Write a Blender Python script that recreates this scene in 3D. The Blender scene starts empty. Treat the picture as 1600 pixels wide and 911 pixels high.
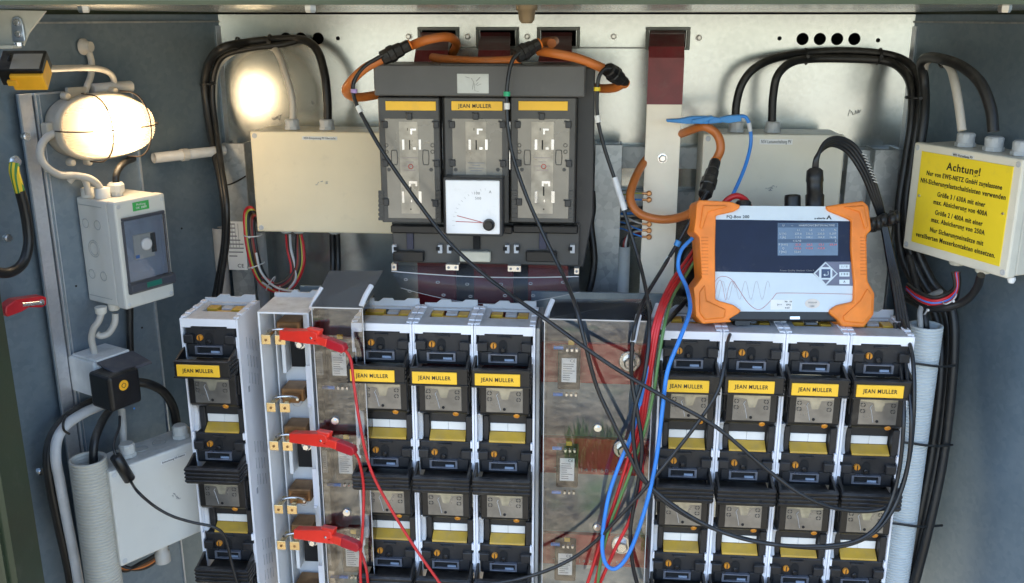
import bpy, bmesh, math, random
from mathutils import Vector, Matrix, Quaternion
random.seed(7)
PI = math.pi
R = math.radians
scene = bpy.context.scene
COL = scene.collection

# ------------------------------------------------------------------ camera
FPX, PITCH, YAW = 1500.0, R(16.1), R(4.7)
CAM = Vector((0, 0, 1.6))
cd = bpy.data.cameras.new('camera'); cam = bpy.data.objects.new('camera', cd); COL.objects.link(cam)
cd.sensor_width = 36; cd.lens = FPX / 1600 * 36; cd.clip_start = 0.02; cd.clip_end = 2000
cam.location = CAM; cam.rotation_euler = (PI/2 - PITCH, 0, YAW)
scene.camera = cam
CR = Matrix.Rotation(YAW, 3, 'Z') @ Matrix.Rotation(PI/2 - PITCH, 3, 'X')

# ------------------------------------------------------------------ light
SUN_DIR = Vector((0.62, -0.10, -0.95)).normalized()       # the way the light travels
w = bpy.data.worlds.new('World'); scene.world = w; w.use_nodes = True
wn = w.node_tree; bg = wn.nodes['Background']
sky = wn.nodes.new('ShaderNodeTexSky'); sky.sky_type = 'NISHITA'; sky.sun_disc = False
sky.sun_elevation = math.asin(-SUN_DIR.z); sky.sun_rotation = math.atan2(-SUN_DIR.x, -SUN_DIR.y)
sky.air_density = 1.0; sky.dust_density = 1.0
wn.links.new(sky.outputs[0], bg.inputs[0]); bg.inputs[1].default_value = 0.15
sl = bpy.data.lights.new('sun', 'SUN'); sl.energy = 2.8; sl.angle = R(0.6); sl.color = (1, 0.96, 0.9)
so = bpy.data.objects.new('sun', sl); COL.objects.link(so)
so.rotation_euler = SUN_DIR.to_track_quat('-Z', 'Y').to_euler(); so.location = (-1, -3, 4)
scene.view_settings.view_transform = 'Standard'; scene.view_settings.look = 'None'
scene.view_settings.gamma = 1; scene.view_settings.exposure = 2.2
scene.render.engine = 'CYCLES'

# ------------------------------------------------------------------ pixel -> place
def ray(px, py):
    return CR @ Vector(((px - 800) / FPX, -(py - 455.5) / FPX, -1))
def W(px, py, Y):
    d = ray(px, py); return CAM + d * (Y / d.y)
class Fr:
    """a local frame: origin O, rotation matrix M (3x3)"""
    def __init__(s, O, ang=0, tilt=0):
        s.O = Vector(O); s.M = Matrix.Rotation(ang, 3, 'Z') @ Matrix.Rotation(tilt, 3, 'X'); s.inv = s.M.transposed()
    def loc(s, px, py, off=0.0):
        o = s.inv @ (CAM - s.O); d = s.inv @ ray(px, py)
        t = (off - o.y) / d.y; return o + d * t
    def world(s, v): return s.O + s.M @ Vector(v)
WORLD = Fr((0, 0, 0))
FR = {}

# ------------------------------------------------------------------ materials
MT = {}
def mat(name, col, rough=0.5, metal=0.0, var=0.12, vscale=30, bump=0.0, bscale=200, emit=None, estr=0, spec=0.5, coat=0, stretch=None, dirt=None, rvar=0.1):
    m = bpy.data.materials.new(name); m.use_nodes = True; nt = m.node_tree; n = nt.nodes; L = nt.links
    b = n['Principled BSDF']; b.inputs['Roughness'].default_value = rough; b.inputs['Metallic'].default_value = metal
    b.inputs['Specular IOR Level'].default_value = spec; b.inputs['Coat Weight'].default_value = coat
    tc = n.new('ShaderNodeTexCoord'); mp = n.new('ShaderNodeMapping'); L.new(tc.outputs['Object'], mp.inputs[0])
    if stretch: mp.inputs['Scale'].default_value = stretch
    ns = n.new('ShaderNodeTexNoise'); ns.inputs['Scale'].default_value = vscale; ns.inputs['Detail'].default_value = 5
    L.new(mp.outputs[0], ns.inputs['Vector'])
    mx = n.new('ShaderNodeMix'); mx.data_type = 'RGBA'
    c = Vector(col[:3]); a = c * (1 - var); d = c * (1 + var)
    if dirt: a = Vector(dirt)
    mx.inputs[6].default_value = (*a, 1); mx.inputs[7].default_value = (*[min(1, v) for v in d], 1)
    rp = n.new('ShaderNodeMapRange'); rp.inputs[1].default_value = 0.3; rp.inputs[2].default_value = 0.7
    if dirt: rp.inputs[1].default_value = 0.28; rp.inputs[2].default_value = 0.45
    L.new(ns.outputs[0], rp.inputs[0]); L.new(rp.outputs[0], mx.inputs[0])
    # every copy a little lighter or darker, and grime in soft patches with dust settled on upward faces
    oi = n.new('ShaderNodeObjectInfo'); orr = n.new('ShaderNodeMapRange'); orr.inputs[3].default_value = 0.92; orr.inputs[4].default_value = 1.08; L.new(oi.outputs['Random'], orr.inputs[0])
    vm = n.new('ShaderNodeVectorMath'); vm.operation = 'SCALE'; L.new(mx.outputs[2], vm.inputs[0]); L.new(orr.outputs[0], vm.inputs['Scale'])
    last = vm.outputs[0]
    if not emit and metal < 0.5:
        ge = n.new('ShaderNodeNewGeometry'); sx = n.new('ShaderNodeSeparateXYZ'); L.new(ge.outputs['Normal'], sx.inputs[0])
        nd = n.new('ShaderNodeTexNoise'); nd.inputs['Scale'].default_value = 38; nd.inputs['Detail'].default_value = 8; nd.inputs['Roughness'].default_value = 0.7; L.new(ge.outputs['Position'], nd.inputs['Vector'])
        r1 = n.new('ShaderNodeMapRange'); r1.inputs[1].default_value = 0.3; r1.inputs[2].default_value = 1.0; r1.inputs[4].default_value = 0.42; L.new(sx.outputs['Z'], r1.inputs[0])
        r2 = n.new('ShaderNodeMapRange'); r2.inputs[1].default_value = 0.35; r2.inputs[2].default_value = 0.75; L.new(nd.outputs[0], r2.inputs[0])
        r3 = n.new('ShaderNodeMapRange'); r3.inputs[1].default_value = 0.58; r3.inputs[2].default_value = 0.80; r3.inputs[4].default_value = 0.16; L.new(nd.outputs[0], r3.inputs[0])
        mu = n.new('ShaderNodeMath'); mu.operation = 'MULTIPLY_ADD'; L.new(r1.outputs[0], mu.inputs[0]); L.new(r2.outputs[0], mu.inputs[1]); L.new(r3.outputs[0], mu.inputs[2])
        md = n.new('ShaderNodeMix'); md.data_type = 'RGBA'; md.inputs[7].default_value = (0.24, 0.21, 0.17, 1); L.new(mu.outputs[0], md.inputs[0]); L.new(last, md.inputs[6]); last = md.outputs[2]
    L.new(last, b.inputs['Base Color'])
    rr = n.new('ShaderNodeMapRange'); rr.inputs[3].default_value = max(0.02, rough - rvar); rr.inputs[4].default_value = min(1, rough + rvar)
    ns2 = n.new('ShaderNodeTexNoise'); ns2.inputs['Scale'].default_value = vscale * 0.4; ns2.inputs['Detail'].default_value = 4
    L.new(mp.outputs[0], ns2.inputs['Vector'])
    L.new(ns2.outputs[0], rr.inputs[0]); L.new(rr.outputs[0], b.inputs['Roughness'])
    if bump:
        bp = n.new('ShaderNodeBump'); bp.inputs['Strength'].default_value = bump; bp.inputs['Distance'].default_value = 0.001
        nb = n.new('ShaderNodeTexNoise'); nb.inputs['Scale'].default_value = bscale; nb.inputs['Detail'].default_value = 3
        L.new(mp.outputs[0], nb.inputs['Vector']); L.new(nb.outputs[0], bp.inputs['Height']); L.new(bp.outputs[0], b.inputs['Normal'])
    if emit: b.inputs['Emission Color'].default_value = (*emit, 1); b.inputs['Emission Strength'].default_value = estr
    MT[name] = m; return m
def galv(name, c0, c1, rough, spangle=45, wav=0.12, metal=0.85):
    m = bpy.data.materials.new(name); m.use_nodes = True; nt = m.node_tree; n = nt.nodes; L = nt.links
    b = n['Principled BSDF']; b.inputs['Metallic'].default_value = metal
    tc = n.new('ShaderNodeTexCoord')
    vo = n.new('ShaderNodeTexVoronoi'); vo.inputs['Scale'].default_value = spangle
    L.new(tc.outputs['Object'], vo.inputs['Vector'])
    bw = n.new('ShaderNodeRGBToBW'); L.new(vo.outputs['Color'], bw.inputs[0])
    ns = n.new('ShaderNodeTexNoise'); ns.inputs['Scale'].default_value = 6; ns.inputs['Detail'].default_value = 6
    L.new(tc.outputs['Object'], ns.inputs['Vector'])
    ad = n.new('ShaderNodeMath'); ad.operation = 'MULTIPLY_ADD'; ad.inputs[1].default_value = 0.35
    L.new(bw.outputs[0], ad.inputs[0]); L.new(ns.outputs[0], ad.inputs[2])
    rp = n.new('ShaderNodeMapRange'); rp.inputs[1].default_value = 0.4; rp.inputs[2].default_value = 0.9; L.new(ad.outputs[0], rp.inputs[0])
    mx = n.new('ShaderNodeMix'); mx.data_type = 'RGBA'; mx.inputs[6].default_value = (*c0, 1); mx.inputs[7].default_value = (*c1, 1)
    L.new(rp.outputs[0], mx.inputs[0]); L.new(mx.outputs[2], b.inputs['Base Color'])
    rr = n.new('ShaderNodeMapRange'); rr.inputs[3].default_value = rough - 0.07; rr.inputs[4].default_value = rough + 0.08
    L.new(ns.outputs[0], rr.inputs[0]); L.new(rr.outputs[0], b.inputs['Roughness'])
    # slight rolling waviness of the sheet
    mp = n.new('ShaderNodeMapping'); mp.inputs['Scale'].default_value = (3, 3, 1.0); L.new(tc.outputs['Object'], mp.inputs[0])
    nw = n.new('ShaderNodeTexNoise'); nw.inputs['Scale'].default_value = 2.5; nw.inputs['Detail'].default_value = 1; L.new(mp.outputs[0], nw.inputs['Vector'])
    bp = n.new('ShaderNodeBump'); bp.inputs['Strength'].default_value = wav; bp.inputs['Distance'].default_value = 0.05
    L.new(nw.outputs[0], bp.inputs['Height']); L.new(bp.outputs[0], b.inputs['Normal'])
    MT[name] = m; return m
def clear(name, tint=(1, 1, 1), refl=0.1, rough=0.02, haze=0.0, ior=1.5):
    m = bpy.data.materials.new(name); m.use_nodes = True; nt = m.node_tree; n = nt.nodes; L = nt.links
    n.remove(n['Principled BSDF']); out = n['Material Output']
    t = n.new('ShaderNodeBsdfTransparent'); t.inputs[0].default_value = (*tint, 1)
    g = n.new('ShaderNodeBsdfGlossy'); g.inputs['Roughness'].default_value = rough
    f = n.new('ShaderNodeFresnel'); f.inputs[0].default_value = ior
    a = n.new('ShaderNodeMath'); a.operation = 'ADD'; a.inputs[1].default_value = refl; a.use_clamp = True; L.new(f.outputs[0], a.inputs[0])
    ms = n.new('ShaderNodeMixShader'); L.new(a.outputs[0], ms.inputs[0]); L.new(t.outputs[0], ms.inputs[1]); L.new(g.outputs[0], ms.inputs[2])
    tc = n.new('ShaderNodeTexCoord'); nw = n.new('ShaderNodeTexNoise'); nw.inputs['Scale'].default_value = 9; L.new(tc.outputs['Object'], nw.inputs['Vector'])
    bp = n.new('ShaderNodeBump'); bp.inputs['Strength'].default_value = 0.015; bp.inputs['Distance'].default_value = 0.01; L.new(nw.outputs[0], bp.inputs['Height']); L.new(bp.outputs[0], g.inputs['Normal'])
    last = ms
    if haze:
        df = n.new('ShaderNodeBsdfDiffuse'); df.inputs[0].default_value = (0.6, 0.62, 0.66, 1)
        m2 = n.new('ShaderNodeMixShader'); m2.inputs[0].default_value = haze; L.new(ms.outputs[0], m2.inputs[1]); L.new(df.outputs[0], m2.inputs[2]); last = m2
    L.new(last.outputs[0], out.inputs[0]); MT[name] = m; return m

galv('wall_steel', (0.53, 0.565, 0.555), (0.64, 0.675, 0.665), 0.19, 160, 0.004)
galv('side_steel', (0.165, 0.225, 0.275), (0.225, 0.285, 0.335), 0.36, 120, 0.05, 0.55)  # same galvanised sheet, with the bluish sky reflection put into its colour
galv('panel_steel', (0.21, 0.27, 0.33), (0.28, 0.34, 0.40), 0.32, 120, 0.05, 0.55)  # bluish sky tint is in the base colour here as well
galv('edge_steel', (0.62, 0.64, 0.68), (0.74, 0.76, 0.80), 0.3, 200, 0.05)
galv('rail_steel', (0.30, 0.32, 0.33), (0.52, 0.54, 0.54), 0.5, 90, 0.05)
mat('green_paint', (0.028, 0.042, 0.022), 0.35, var=0.2, vscale=8, bump=0.1)
mat('roof_green', (0.075, 0.10, 0.07), 0.35, var=0.15, vscale=8, bump=0.1)
mat('bolt_metal', (0.62, 0.62, 0.6), 0.3, 1.0)
mat('cream', (0.92, 0.80, 0.56), 0.45, var=0.04, vscale=12, bump=0.15, bscale=900)
mat('box_grey', (0.74, 0.70, 0.58), 0.45, var=0.04, vscale=12, bump=0.15, bscale=900)
mat('gland_grey', (0.55, 0.56, 0.56), 0.4, var=0.06)
mat('white_plastic', (0.80, 0.81, 0.86), 0.4, var=0.05, vscale=14, bump=0.05)
mat('pale_grey', (0.55, 0.56, 0.58), 0.45, var=0.06, vscale=20)
mat('tray_grey', (0.74, 0.75, 0.76), 0.45, var=0.06, vscale=20)
mat('black_plastic', (0.007, 0.0072, 0.0088), 0.38, var=0.25, vscale=25, bump=0.15, bscale=700)
mat('head_black', (0.0125, 0.013, 0.016), 0.5, var=0.25, vscale=25, bump=0.15, bscale=700)
mat('breaker_grey', (0.058, 0.056, 0.053), 0.42, var=0.15, vscale=14, bump=0.15, bscale=700)
mat('breaker_top', (0.085, 0.085, 0.087), 0.45, var=0.12, vscale=14, bump=0.15, bscale=700)
mat('void_black', (0.006, 0.006, 0.007), 0.8)
mat('yellow_label', (0.90, 0.52, 0.03), 0.4, var=0.04)
mat('yellow_part', (0.62, 0.37, 0.04), 0.42, var=0.1, vscale=40)
mat('sign_yellow', (0.93, 0.70, 0.03), 0.4, var=0.07, vscale=9)
mat('print_black', (0.012, 0.012, 0.012), 0.5)
mat('print_grey', (0.25, 0.25, 0.26), 0.5)
mat('orange_screw', (0.65, 0.25, 0.02), 0.4)
mat('window_metal', (0.22, 0.21, 0.195), 0.3, 0.55, var=0.2, vscale=45)
mat('window_light', (0.38, 0.35, 0.27), 0.2, 0.35, var=0.25, vscale=60)
mat('window_panel', (0.27, 0.255, 0.225), 0.25, 0.25, var=0.10, vscale=30)
mat('window_inner', (0.36, 0.33, 0.28), 0.3, 0.3, var=0.25, vscale=60)
mat('silver', (0.75, 0.76, 0.78), 0.25, 1.0)
mat('white_label', (0.78, 0.78, 0.76), 0.5, var=0.03)
mat('red_sleeve', (0.17, 0.016, 0.022), 0.35, var=0.2, vscale=30, bump=0.2, bscale=60)
mat('red_sleeve_light', (0.30, 0.010, 0.012), 0.35, var=0.2, vscale=30)
mat('tinned_bar', (0.90, 0.82, 0.68), 0.42, 0.05, var=0.07, vscale=16)
mat('orange_coil', (0.58, 0.17, 0.035), 0.35, var=0.1)
mat('orange_rubber', (0.82, 0.22, 0.02), 0.5, var=0.14, bump=0.15, bscale=700)
mat('cable_black', (0.009, 0.009, 0.0095), 0.42, var=0.25, vscale=60)
mat('lead_black', (0.007, 0.009, 0.013), 0.33, var=0.2)
mat('cable_grey', (0.52, 0.49, 0.44), 0.45, var=0.06)
mat('cable_red', (0.55, 0.015, 0.02), 0.35)
mat('cable_darkred', (0.28, 0.02, 0.02), 0.4)
mat('cable_blue', (0.03, 0.22, 0.68), 0.35)
mat('cable_green', (0.09, 0.20, 0.06), 0.4)
mat('cable_brown', (0.16, 0.06, 0.02), 0.4)
mat('cable_white', (0.6, 0.6, 0.6), 0.4)
mat('clip_red', (0.80, 0.035, 0.02), 0.35, var=0.06)
mat('clip_dark', (0.42, 0.01, 0.02), 0.35)
mat('clip_blue', (0.04, 0.25, 0.62), 0.4)
mat('tag_green', (0.02, 0.45, 0.22), 0.4); mat('tag_purple', (0.42, 0.30, 0.62), 0.4); mat('tag_yellow', (0.8, 0.6, 0.02), 0.4)
mat('brass', (0.78, 0.60, 0.32), 0.25, 0.9, var=0.1)
mat('bronze', (0.30, 0.17, 0.08), 0.4, 0.8, var=0.3, vscale=60)
mat('copper', (0.65, 0.33, 0.15), 0.35, 0.9)
mat('pipe_cream', (0.60, 0.57, 0.49), 0.5, var=0.05)
mat('pipe_white', (0.62, 0.66, 0.66), 0.5, var=0.05)
mat('conduit_grey', (0.38, 0.38, 0.37), 0.45)
mat('screen_navy', (0.006, 0.012, 0.04), 0.35, spec=0.25)
mat('face_white', (0.66, 0.74, 0.80), 0.3, var=0.03)
mat('red_handle', (0.55, 0.01, 0.02), 0.35)
mat('sensor_yellow', (0.85, 0.42, 0.02), 0.4)
mat('sensor_label', (0.30, 0.28, 0.25), 0.5)
mat('green_sticker', (0.06, 0.42, 0.10), 0.5)
mat('teal_latch', (0.01, 0.16, 0.12), 0.35)
mat('screen_lit', (0.075, 0.115, 0.18), 0.2, emit=(0.16, 0.26, 0.40), estr=0.06)
mat('screen_dim', (0.03, 0.05, 0.09), 0.2, emit=(0.07, 0.13, 0.24), estr=0.05)
mat('screen_text', (0.35, 0.4, 0.45), 0.4, emit=(0.6, 0.65, 0.7), estr=0.05)
mat('screen_red', (0.6, 0.1, 0.1), 0.4, emit=(0.7, 0.15, 0.15), estr=0.05)
mat('lamp_housing', (0.42, 0.38, 0.31), 0.45)
mat('lamp_glow', (1, 0.9, 0.7), 0.4, emit=(1.0, 0.80, 0.55), estr=9)
mat('wire_dark', (0.08, 0.06, 0.05), 0.35, 0.7)
mat('haze_film', (0.5, 0.5, 0.5), 0.3)
mat('socket_grey', (0.74, 0.75, 0.74), 0.45)
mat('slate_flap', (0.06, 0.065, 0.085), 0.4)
mat('orange_grip', (0.75, 0.20, 0.02), 0.5); mat('keypad_grey', (0.14, 0.15, 0.22), 0.4); mat('keypad_navy', (0.03, 0.05, 0.12), 0.3)
mat('wave_red', (0.45, 0.10, 0.10), 0.5); mat('wave_grey', (0.45, 0.38, 0.42), 0.5); mat('grid_blue', (0.55, 0.62, 0.68), 0.5); mat('oval_cream', (0.72, 0.66, 0.60), 0.5)
mat('box_light', (0.66, 0.65, 0.60), 0.45, var=0.04, vscale=12, bump=0.15, bscale=900)
mat('inner_blue', (0.36, 0.42, 0.52), 0.35); mat('knock_grey', (0.40, 0.41, 0.40), 0.5); mat('pipe_grey', (0.50, 0.50, 0.49), 0.45)
mat('gusset_grey', (0.42, 0.43, 0.40), 0.4); mat('plate_blue', (0.40, 0.47, 0.58), 0.3, 0.8)
def stripes():
    m = bpy.data.materials.new('stripe_yg'); m.use_nodes = True; n = m.node_tree.nodes; L = m.node_tree.links
    tc = n.new('ShaderNodeTexCoord'); wv = n.new('ShaderNodeTexWave'); wv.inputs['Scale'].default_value = 55; wv.inputs['Distortion'].default_value = 0.3; wv.bands_direction = 'X'
    cr = n.new('ShaderNodeValToRGB'); cr.color_ramp.interpolation = 'CONSTANT'; cr.color_ramp.elements[0].color = (0.75, 0.55, 0.02, 1); cr.color_ramp.elements[1].position = 0.6; cr.color_ramp.elements[1].color = (0.05, 0.22, 0.05, 1)
    L.new(tc.outputs['Object'], wv.inputs['Vector']); L.new(wv.outputs[0], cr.inputs[0]); L.new(cr.outputs[0], n['Principled BSDF'].inputs['Base Color']); MT['stripe_yg'] = m
stripes()
mat('sleeve_grey', (0.62, 0.63, 0.66), 0.4)
mat('gland_edge', (0.22, 0.24, 0.23), 0.4, 0.3)
mat('steel_window', (0.24, 0.25, 0.29), 0.3, 0.5); mat('flag_blue', (0.30, 0.36, 0.46), 0.3)
mat('slot_grey', (0.30, 0.31, 0.34), 0.5)
mat('edge_clear', (0.55, 0.56, 0.58), 0.2, 0.2)
mat('breaker_side', (0.030, 0.031, 0.034), 0.4)
mat('print_pale', (0.36, 0.30, 0.28), 0.5); mat('print_red', (0.55, 0.05, 0.04), 0.5); mat('navy_slot', (0.02, 0.025, 0.06), 0.4); mat('marker_white', (0.62, 0.58, 0.46), 0.5)
mat('sticker_grey', (0.60, 0.63, 0.62), 0.45)
mat('meter_white', (0.84, 0.85, 0.87), 0.15, var=0.02, coat=0.5)
mat('cable_yg', (0.40, 0.42, 0.06), 0.4)
mat('stop_brown', (0.20, 0.15, 0.09), 0.4, 0.4)
clear('clear_cover', (0.98, 0.98, 0.98), 0.035, 0.008)
clear('smoke_cover', (0.9, 0.91, 0.93), 0.04, 0.03, haze=0.03)
clear('clear_shelf', (0.86, 0.88, 0.92), 0.0, 0.08, haze=0.03, ior=1.22)
clear('brown_cover', (0.55, 0.53, 0.50), 0.03, 0.1, haze=0.10)
def lampglass():
    m = bpy.data.materials.new('lamp_glass'); m.use_nodes = True; nt = m.node_tree; n = nt.nodes; L = nt.links
    b = n['Principled BSDF']; b.inputs['Base Color'].default_value = (0.30, 0.24, 0.16, 1); b.inputs['Roughness'].default_value = 0.3
    t = n.new('ShaderNodeBsdfTranslucent'); t.inputs[0].default_value = (0.42, 0.36, 0.28, 1)
    tr = n.new('ShaderNodeBsdfTransparent'); tr.inputs[0].default_value = (1, 0.95, 0.88, 1)
    ms = n.new('ShaderNodeMixShader'); ms.inputs[0].default_value = 0.6; L.new(b.outputs[0], ms.inputs[1]); L.new(t.outputs[0], ms.inputs[2])
    m2 = n.new('ShaderNodeMixShader'); m2.inputs[0].default_value = 0.55; L.new(ms.outputs[0], m2.inputs[1]); L.new(tr.outputs[0], m2.inputs[2])
    L.new(m2.outputs[0], n['Material Output'].inputs[0]); MT['lamp_glass'] = m
lampglass()

# ------------------------------------------------------------------ mesh builder
SPLIT = {'pane_clip', 'glint_slot', 'frame_lip', 'facet', 'ridge_rail', 'side_clip', 'clip_hole', 'terminal_screw', 'blue_terminal', 'corner_clip', 'marking_strip', 'terminal_insert', 'dark_slot', 'knockout_ring', 'orange_loop', 'rear_shell', 'tray', 'fuse_contact', 'contact_tab', 'side_cover', 'inner_divider', 'earth_wire', 'folded_edge', 'switch_head', 'recess', 'fuse_carrier', 'step_edge', 'pointer', 'latch_mark', 'grip_dot', 'bright_edge', 'ripple', 'copper_lug', 'thin_lead'}
class MB:
    def __init__(s): s.v = []; s.f = []; s.sm = []
    def add(s, vs, fs, smooth=False):
        k = len(s.v); s.v += [Vector(p) for p in vs]; s.f += [[i + k for i in f] for f in fs]; s.sm += [smooth] * len(fs); return s
    def xf(s, fr): s.v = [fr.world(v) for v in s.v]; return s
    def _bm(s, bm, bev, seg, M=None, smooth=False):
        if bev: bmesh.ops.bevel(bm, geom=list(bm.edges), offset=bev, segments=seg, affect='EDGES', profile=0.5, clamp_overlap=True)
        bm.verts.ensure_lookup_table(); bm.verts.index_update()
        vs = [(M @ v.co if M else v.co.copy()) for v in bm.verts]
        s.add(vs, [[v.index for v in f.verts] for f in bm.faces], smooth); bm.free(); return s
    def box(s, x0, x1, y0, y1, z0, z1, bev=0.0, seg=1, M=None):
        bm = bmesh.new()
        a = [bm.verts.new(p) for p in [(x0,y0,z0),(x1,y0,z0),(x1,y1,z0),(x0,y1,z0),(x0,y0,z1),(x1,y0,z1),(x1,y1,z1),(x0,y1,z1)]]
        for f in [(0,3,2,1),(4,5,6,7),(0,1,5,4),(1,2,6,5),(2,3,7,6),(3,0,4,7)]: bm.faces.new([a[i] for i in f])
        return s._bm(bm, bev, seg, M)
    def prism(s, poly, y0, y1, bev=0.0, seg=1, M=None):
        """poly of (x,z) extruded along y"""
        bm = bmesh.new(); n = len(poly)
        a = [bm.verts.new((p[0], y0, p[1])) for p in poly]; b = [bm.verts.new((p[0], y1, p[1])) for p in poly]
        bm.faces.new(a); bm.faces.new(b[::-1])
        for i in range(n): bm.faces.new([a[i], b[i], b[(i+1) % n], a[(i+1) % n]])
        bmesh.ops.recalc_face_normals(bm, faces=bm.faces)
        return s._bm(bm, bev, seg, M)
    def prismx(s, poly, x0, x1, bev=0.0):
        """poly of (y,z) extruded along x"""
        bm = bmesh.new(); n = len(poly)
        a = [bm.verts.new((x0, p[0], p[1])) for p in poly]; b = [bm.verts.new((x1, p[0], p[1])) for p in poly]
        bm.faces.new(a); bm.faces.new(b[::-1])
        for i in range(n): bm.faces.new([a[i], b[i], b[(i+1) % n], a[(i+1) % n]])
        bmesh.ops.recalc_face_normals(bm, faces=bm.faces)
        return s._bm(bm, bev, 1)
    def lathe(s, p0, ax, prof, seg=20, smooth=True, caps=True):
        """prof of (r, h) along axis ax from p0"""
        p0 = Vector(p0); ax = Vector(ax).normalized(); u = ax.orthogonal().normalized(); v = ax.cross(u)
        vs = []; fs = []
        for r, h in prof:
            for i in range(seg):
                t = 2*PI*i/seg; vs.append(p0 + ax*h + (u*math.cos(t) + v*math.sin(t))*r)
        for k in range(len(prof)-1):
            for i in range(seg):
                j = (i+1) % seg; fs.append([k*seg+i, k*seg+j, (k+1)*seg+j, (k+1)*seg+i])
        s.add(vs, fs, smooth)
        if caps:
            s.add(vs[:seg], [list(range(seg))[::-1]]); s.add(vs[-seg:], [list(range(seg))])
        return s
    def cyl(s, p0, p1, r, seg=16, r1=None, smooth=True):
        p0 = Vector(p0); p1 = Vector(p1); d = p1 - p0
        return s.lathe(p0, d, [(r, 0), (r if r1 is None else r1, d.length)], seg, smooth)
    def tube(s, pts, r, seg=10, sub=8, raw=False, closed=False):
        P = [Vector(p) for p in pts]
        if not raw and len(P) > 2:
            Q = []
            n = len(P); rng = range(n if closed else n-1)
            for i in rng:
                if closed: a, b, c, d = P[i-1], P[i], P[(i+1) % n], P[(i+2) % n]
                else: a = P[i-1] if i else P[0]*2-P[1]; b = P[i]; c = P[i+1]; d = P[i+2] if i+2 < n else P[-1]*2-P[-2]
                for k in range(sub):
                    t = k/sub
                    # centripetal-like uniform Catmull-Rom
                    Q.append(0.5*((2*b)+(c-a)*t+(2*a-5*b+4*c-d)*t*t+(3*b-a-3*c+d)*t*t*t))
            if not closed: Q.append(P[-1])
            P = Q
        n = len(P); vs = []; fs = []
        T = [(P[(i+1) % n] - P[i-1]) if closed else (P[min(i+1, n-1)] - P[max(i-1, 0)]) for i in range(n)]
        T = [t.normalized() if t.length > 1e-9 else Vector((0, 0, 1)) for t in T]
        u = T[0].orthogonal().normalized()
        for i in range(n):
            if i:
                q = T[i-1].rotation_difference(T[i]); u = q @ u
            u = (u - T[i]*u.dot(T[i])).normalized(); v = T[i].cross(u)
            rr = r(i/(n-1)) if callable(r) else r
            for k in range(seg):
                a = 2*PI*k/seg; vs.append(P[i] + (u*math.cos(a)+v*math.sin(a))*rr)
        m = n if closed else n-1
        for i in range(m):
            for k in range(seg):
                l = (k+1) % seg; j = (i+1) % n; fs.append([i*seg+k, i*seg+l, j*seg+l, j*seg+k])
        s.add(vs, fs, True)
        if not closed:
            s.add(vs[:seg], [list(range(seg))[::-1]]); s.add(vs[-seg:], [list(range(seg))])
        return s
    def strip(s, path, wid, th):
        """path of (centre, widthvec) swept ribbon with thickness along normal"""
        P = [Vector(p) for p in path]; wv = Vector(wid)/2; vs = []; fs = []
        n = len(P)
        for i in range(n):
            t = (P[min(i+1, n-1)]-P[max(i-1, 0)]).normalized(); nn = wv.normalized().cross(t)*th/2
            vs += [P[i]-wv-nn, P[i]+wv-nn, P[i]+wv+nn, P[i]-wv+nn]
        for i in range(n-1):
            for k in range(4):
                l = (k+1) % 4; fs.append([i*4+k, i*4+l, i*4+4+l, i*4+4+k])
        fs.append([3, 2, 1, 0]); fs.append([n*4-4, n*4-3, n*4-2, n*4-1])
        return s.add(vs, fs)
    def pieces(s, margin=.0004):
        n = len(s.v); par = list(range(n))
        def find(a):
            while par[a] != a: par[a] = par[par[a]]; a = par[a]
            return a
        for f in s.f:
            for i in f[1:]: par[find(i)] = find(f[0])
        g = {}
        for k, f in enumerate(s.f): g.setdefault(find(f[0]), []).append(k)
        L_ = []
        for fs in g.values():
            vs = {i for k in fs for i in s.f[k]}
            L_.append([fs, [min(s.v[i][c] for i in vs)-margin for c in range(3)], [max(s.v[i][c] for i in vs)+margin for c in range(3)]])
        ch = True
        while ch:
            ch = False
            for i in range(len(L_)):
                for j in range(i+1, len(L_)):
                    A, B = L_[i], L_[j]
                    if all(A[1][c] <= B[2][c] and B[1][c] <= A[2][c] for c in range(3)):
                        A[0] += B[0]; A[1] = [min(A[1][c], B[1][c]) for c in range(3)]; A[2] = [max(A[2][c], B[2][c]) for c in range(3)]
                        L_.pop(j); ch = True; break
                if ch: break
        out = []
        for fs, _, _ in L_:
            mb = MB(); mp = {}
            for k in sorted(fs):
                for i in s.f[k]:
                    if i not in mp: mp[i] = len(mb.v); mb.v.append(s.v[i])
                mb.f.append([mp[i] for i in s.f[k]]); mb.sm.append(s.sm[k])
            out.append(mb)
        return out
    def build(s, name, m, parent=None, world=False, label=None, tag=None):
        if name in SPLIT and parent is not None:
            ps = s.pieces()
            if len(ps) > 1:
                os_ = [p._build(name, m, parent, world, label, tag) for p in ps]; return os_[0]
        return s._build(name, m, parent, world, label, tag)
    def _build(s, name, m, parent=None, world=False, label=None, tag=None):
        vs = s.v; org = Vector((0, 0, 0))
        if parent is not None and world:
            r = parent
            while r.parent: r = r.parent
            f = FR[r.name]; vs = [f.inv @ (v - f.O) for v in vs]
        if parent is None:
            xs = [v.x for v in vs]; ys = [v.y for v in vs]; zs = [v.z for v in vs]
            org = Vector(((min(xs)+max(xs))/2, (min(ys)+max(ys))/2, min(zs))); vs = [v-org for v in vs]
        me = bpy.data.meshes.new(name); me.from_pydata([tuple(v) for v in vs], [], s.f); 
        me.polygons.foreach_set('use_smooth', s.sm); me.update()
        bm = bmesh.new(); bm.from_mesh(me); bmesh.ops.recalc_face_normals(bm, faces=bm.faces); bm.to_mesh(me); bm.free()
        me.materials.append(MT[m] if isinstance(m, str) else m)
        o = bpy.data.objects.new(name, me); COL.objects.link(o); o.location = org; o.parent = parent
        if label: o['label'] = label
        if tag: settag(o, *tag)
        return o
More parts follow.
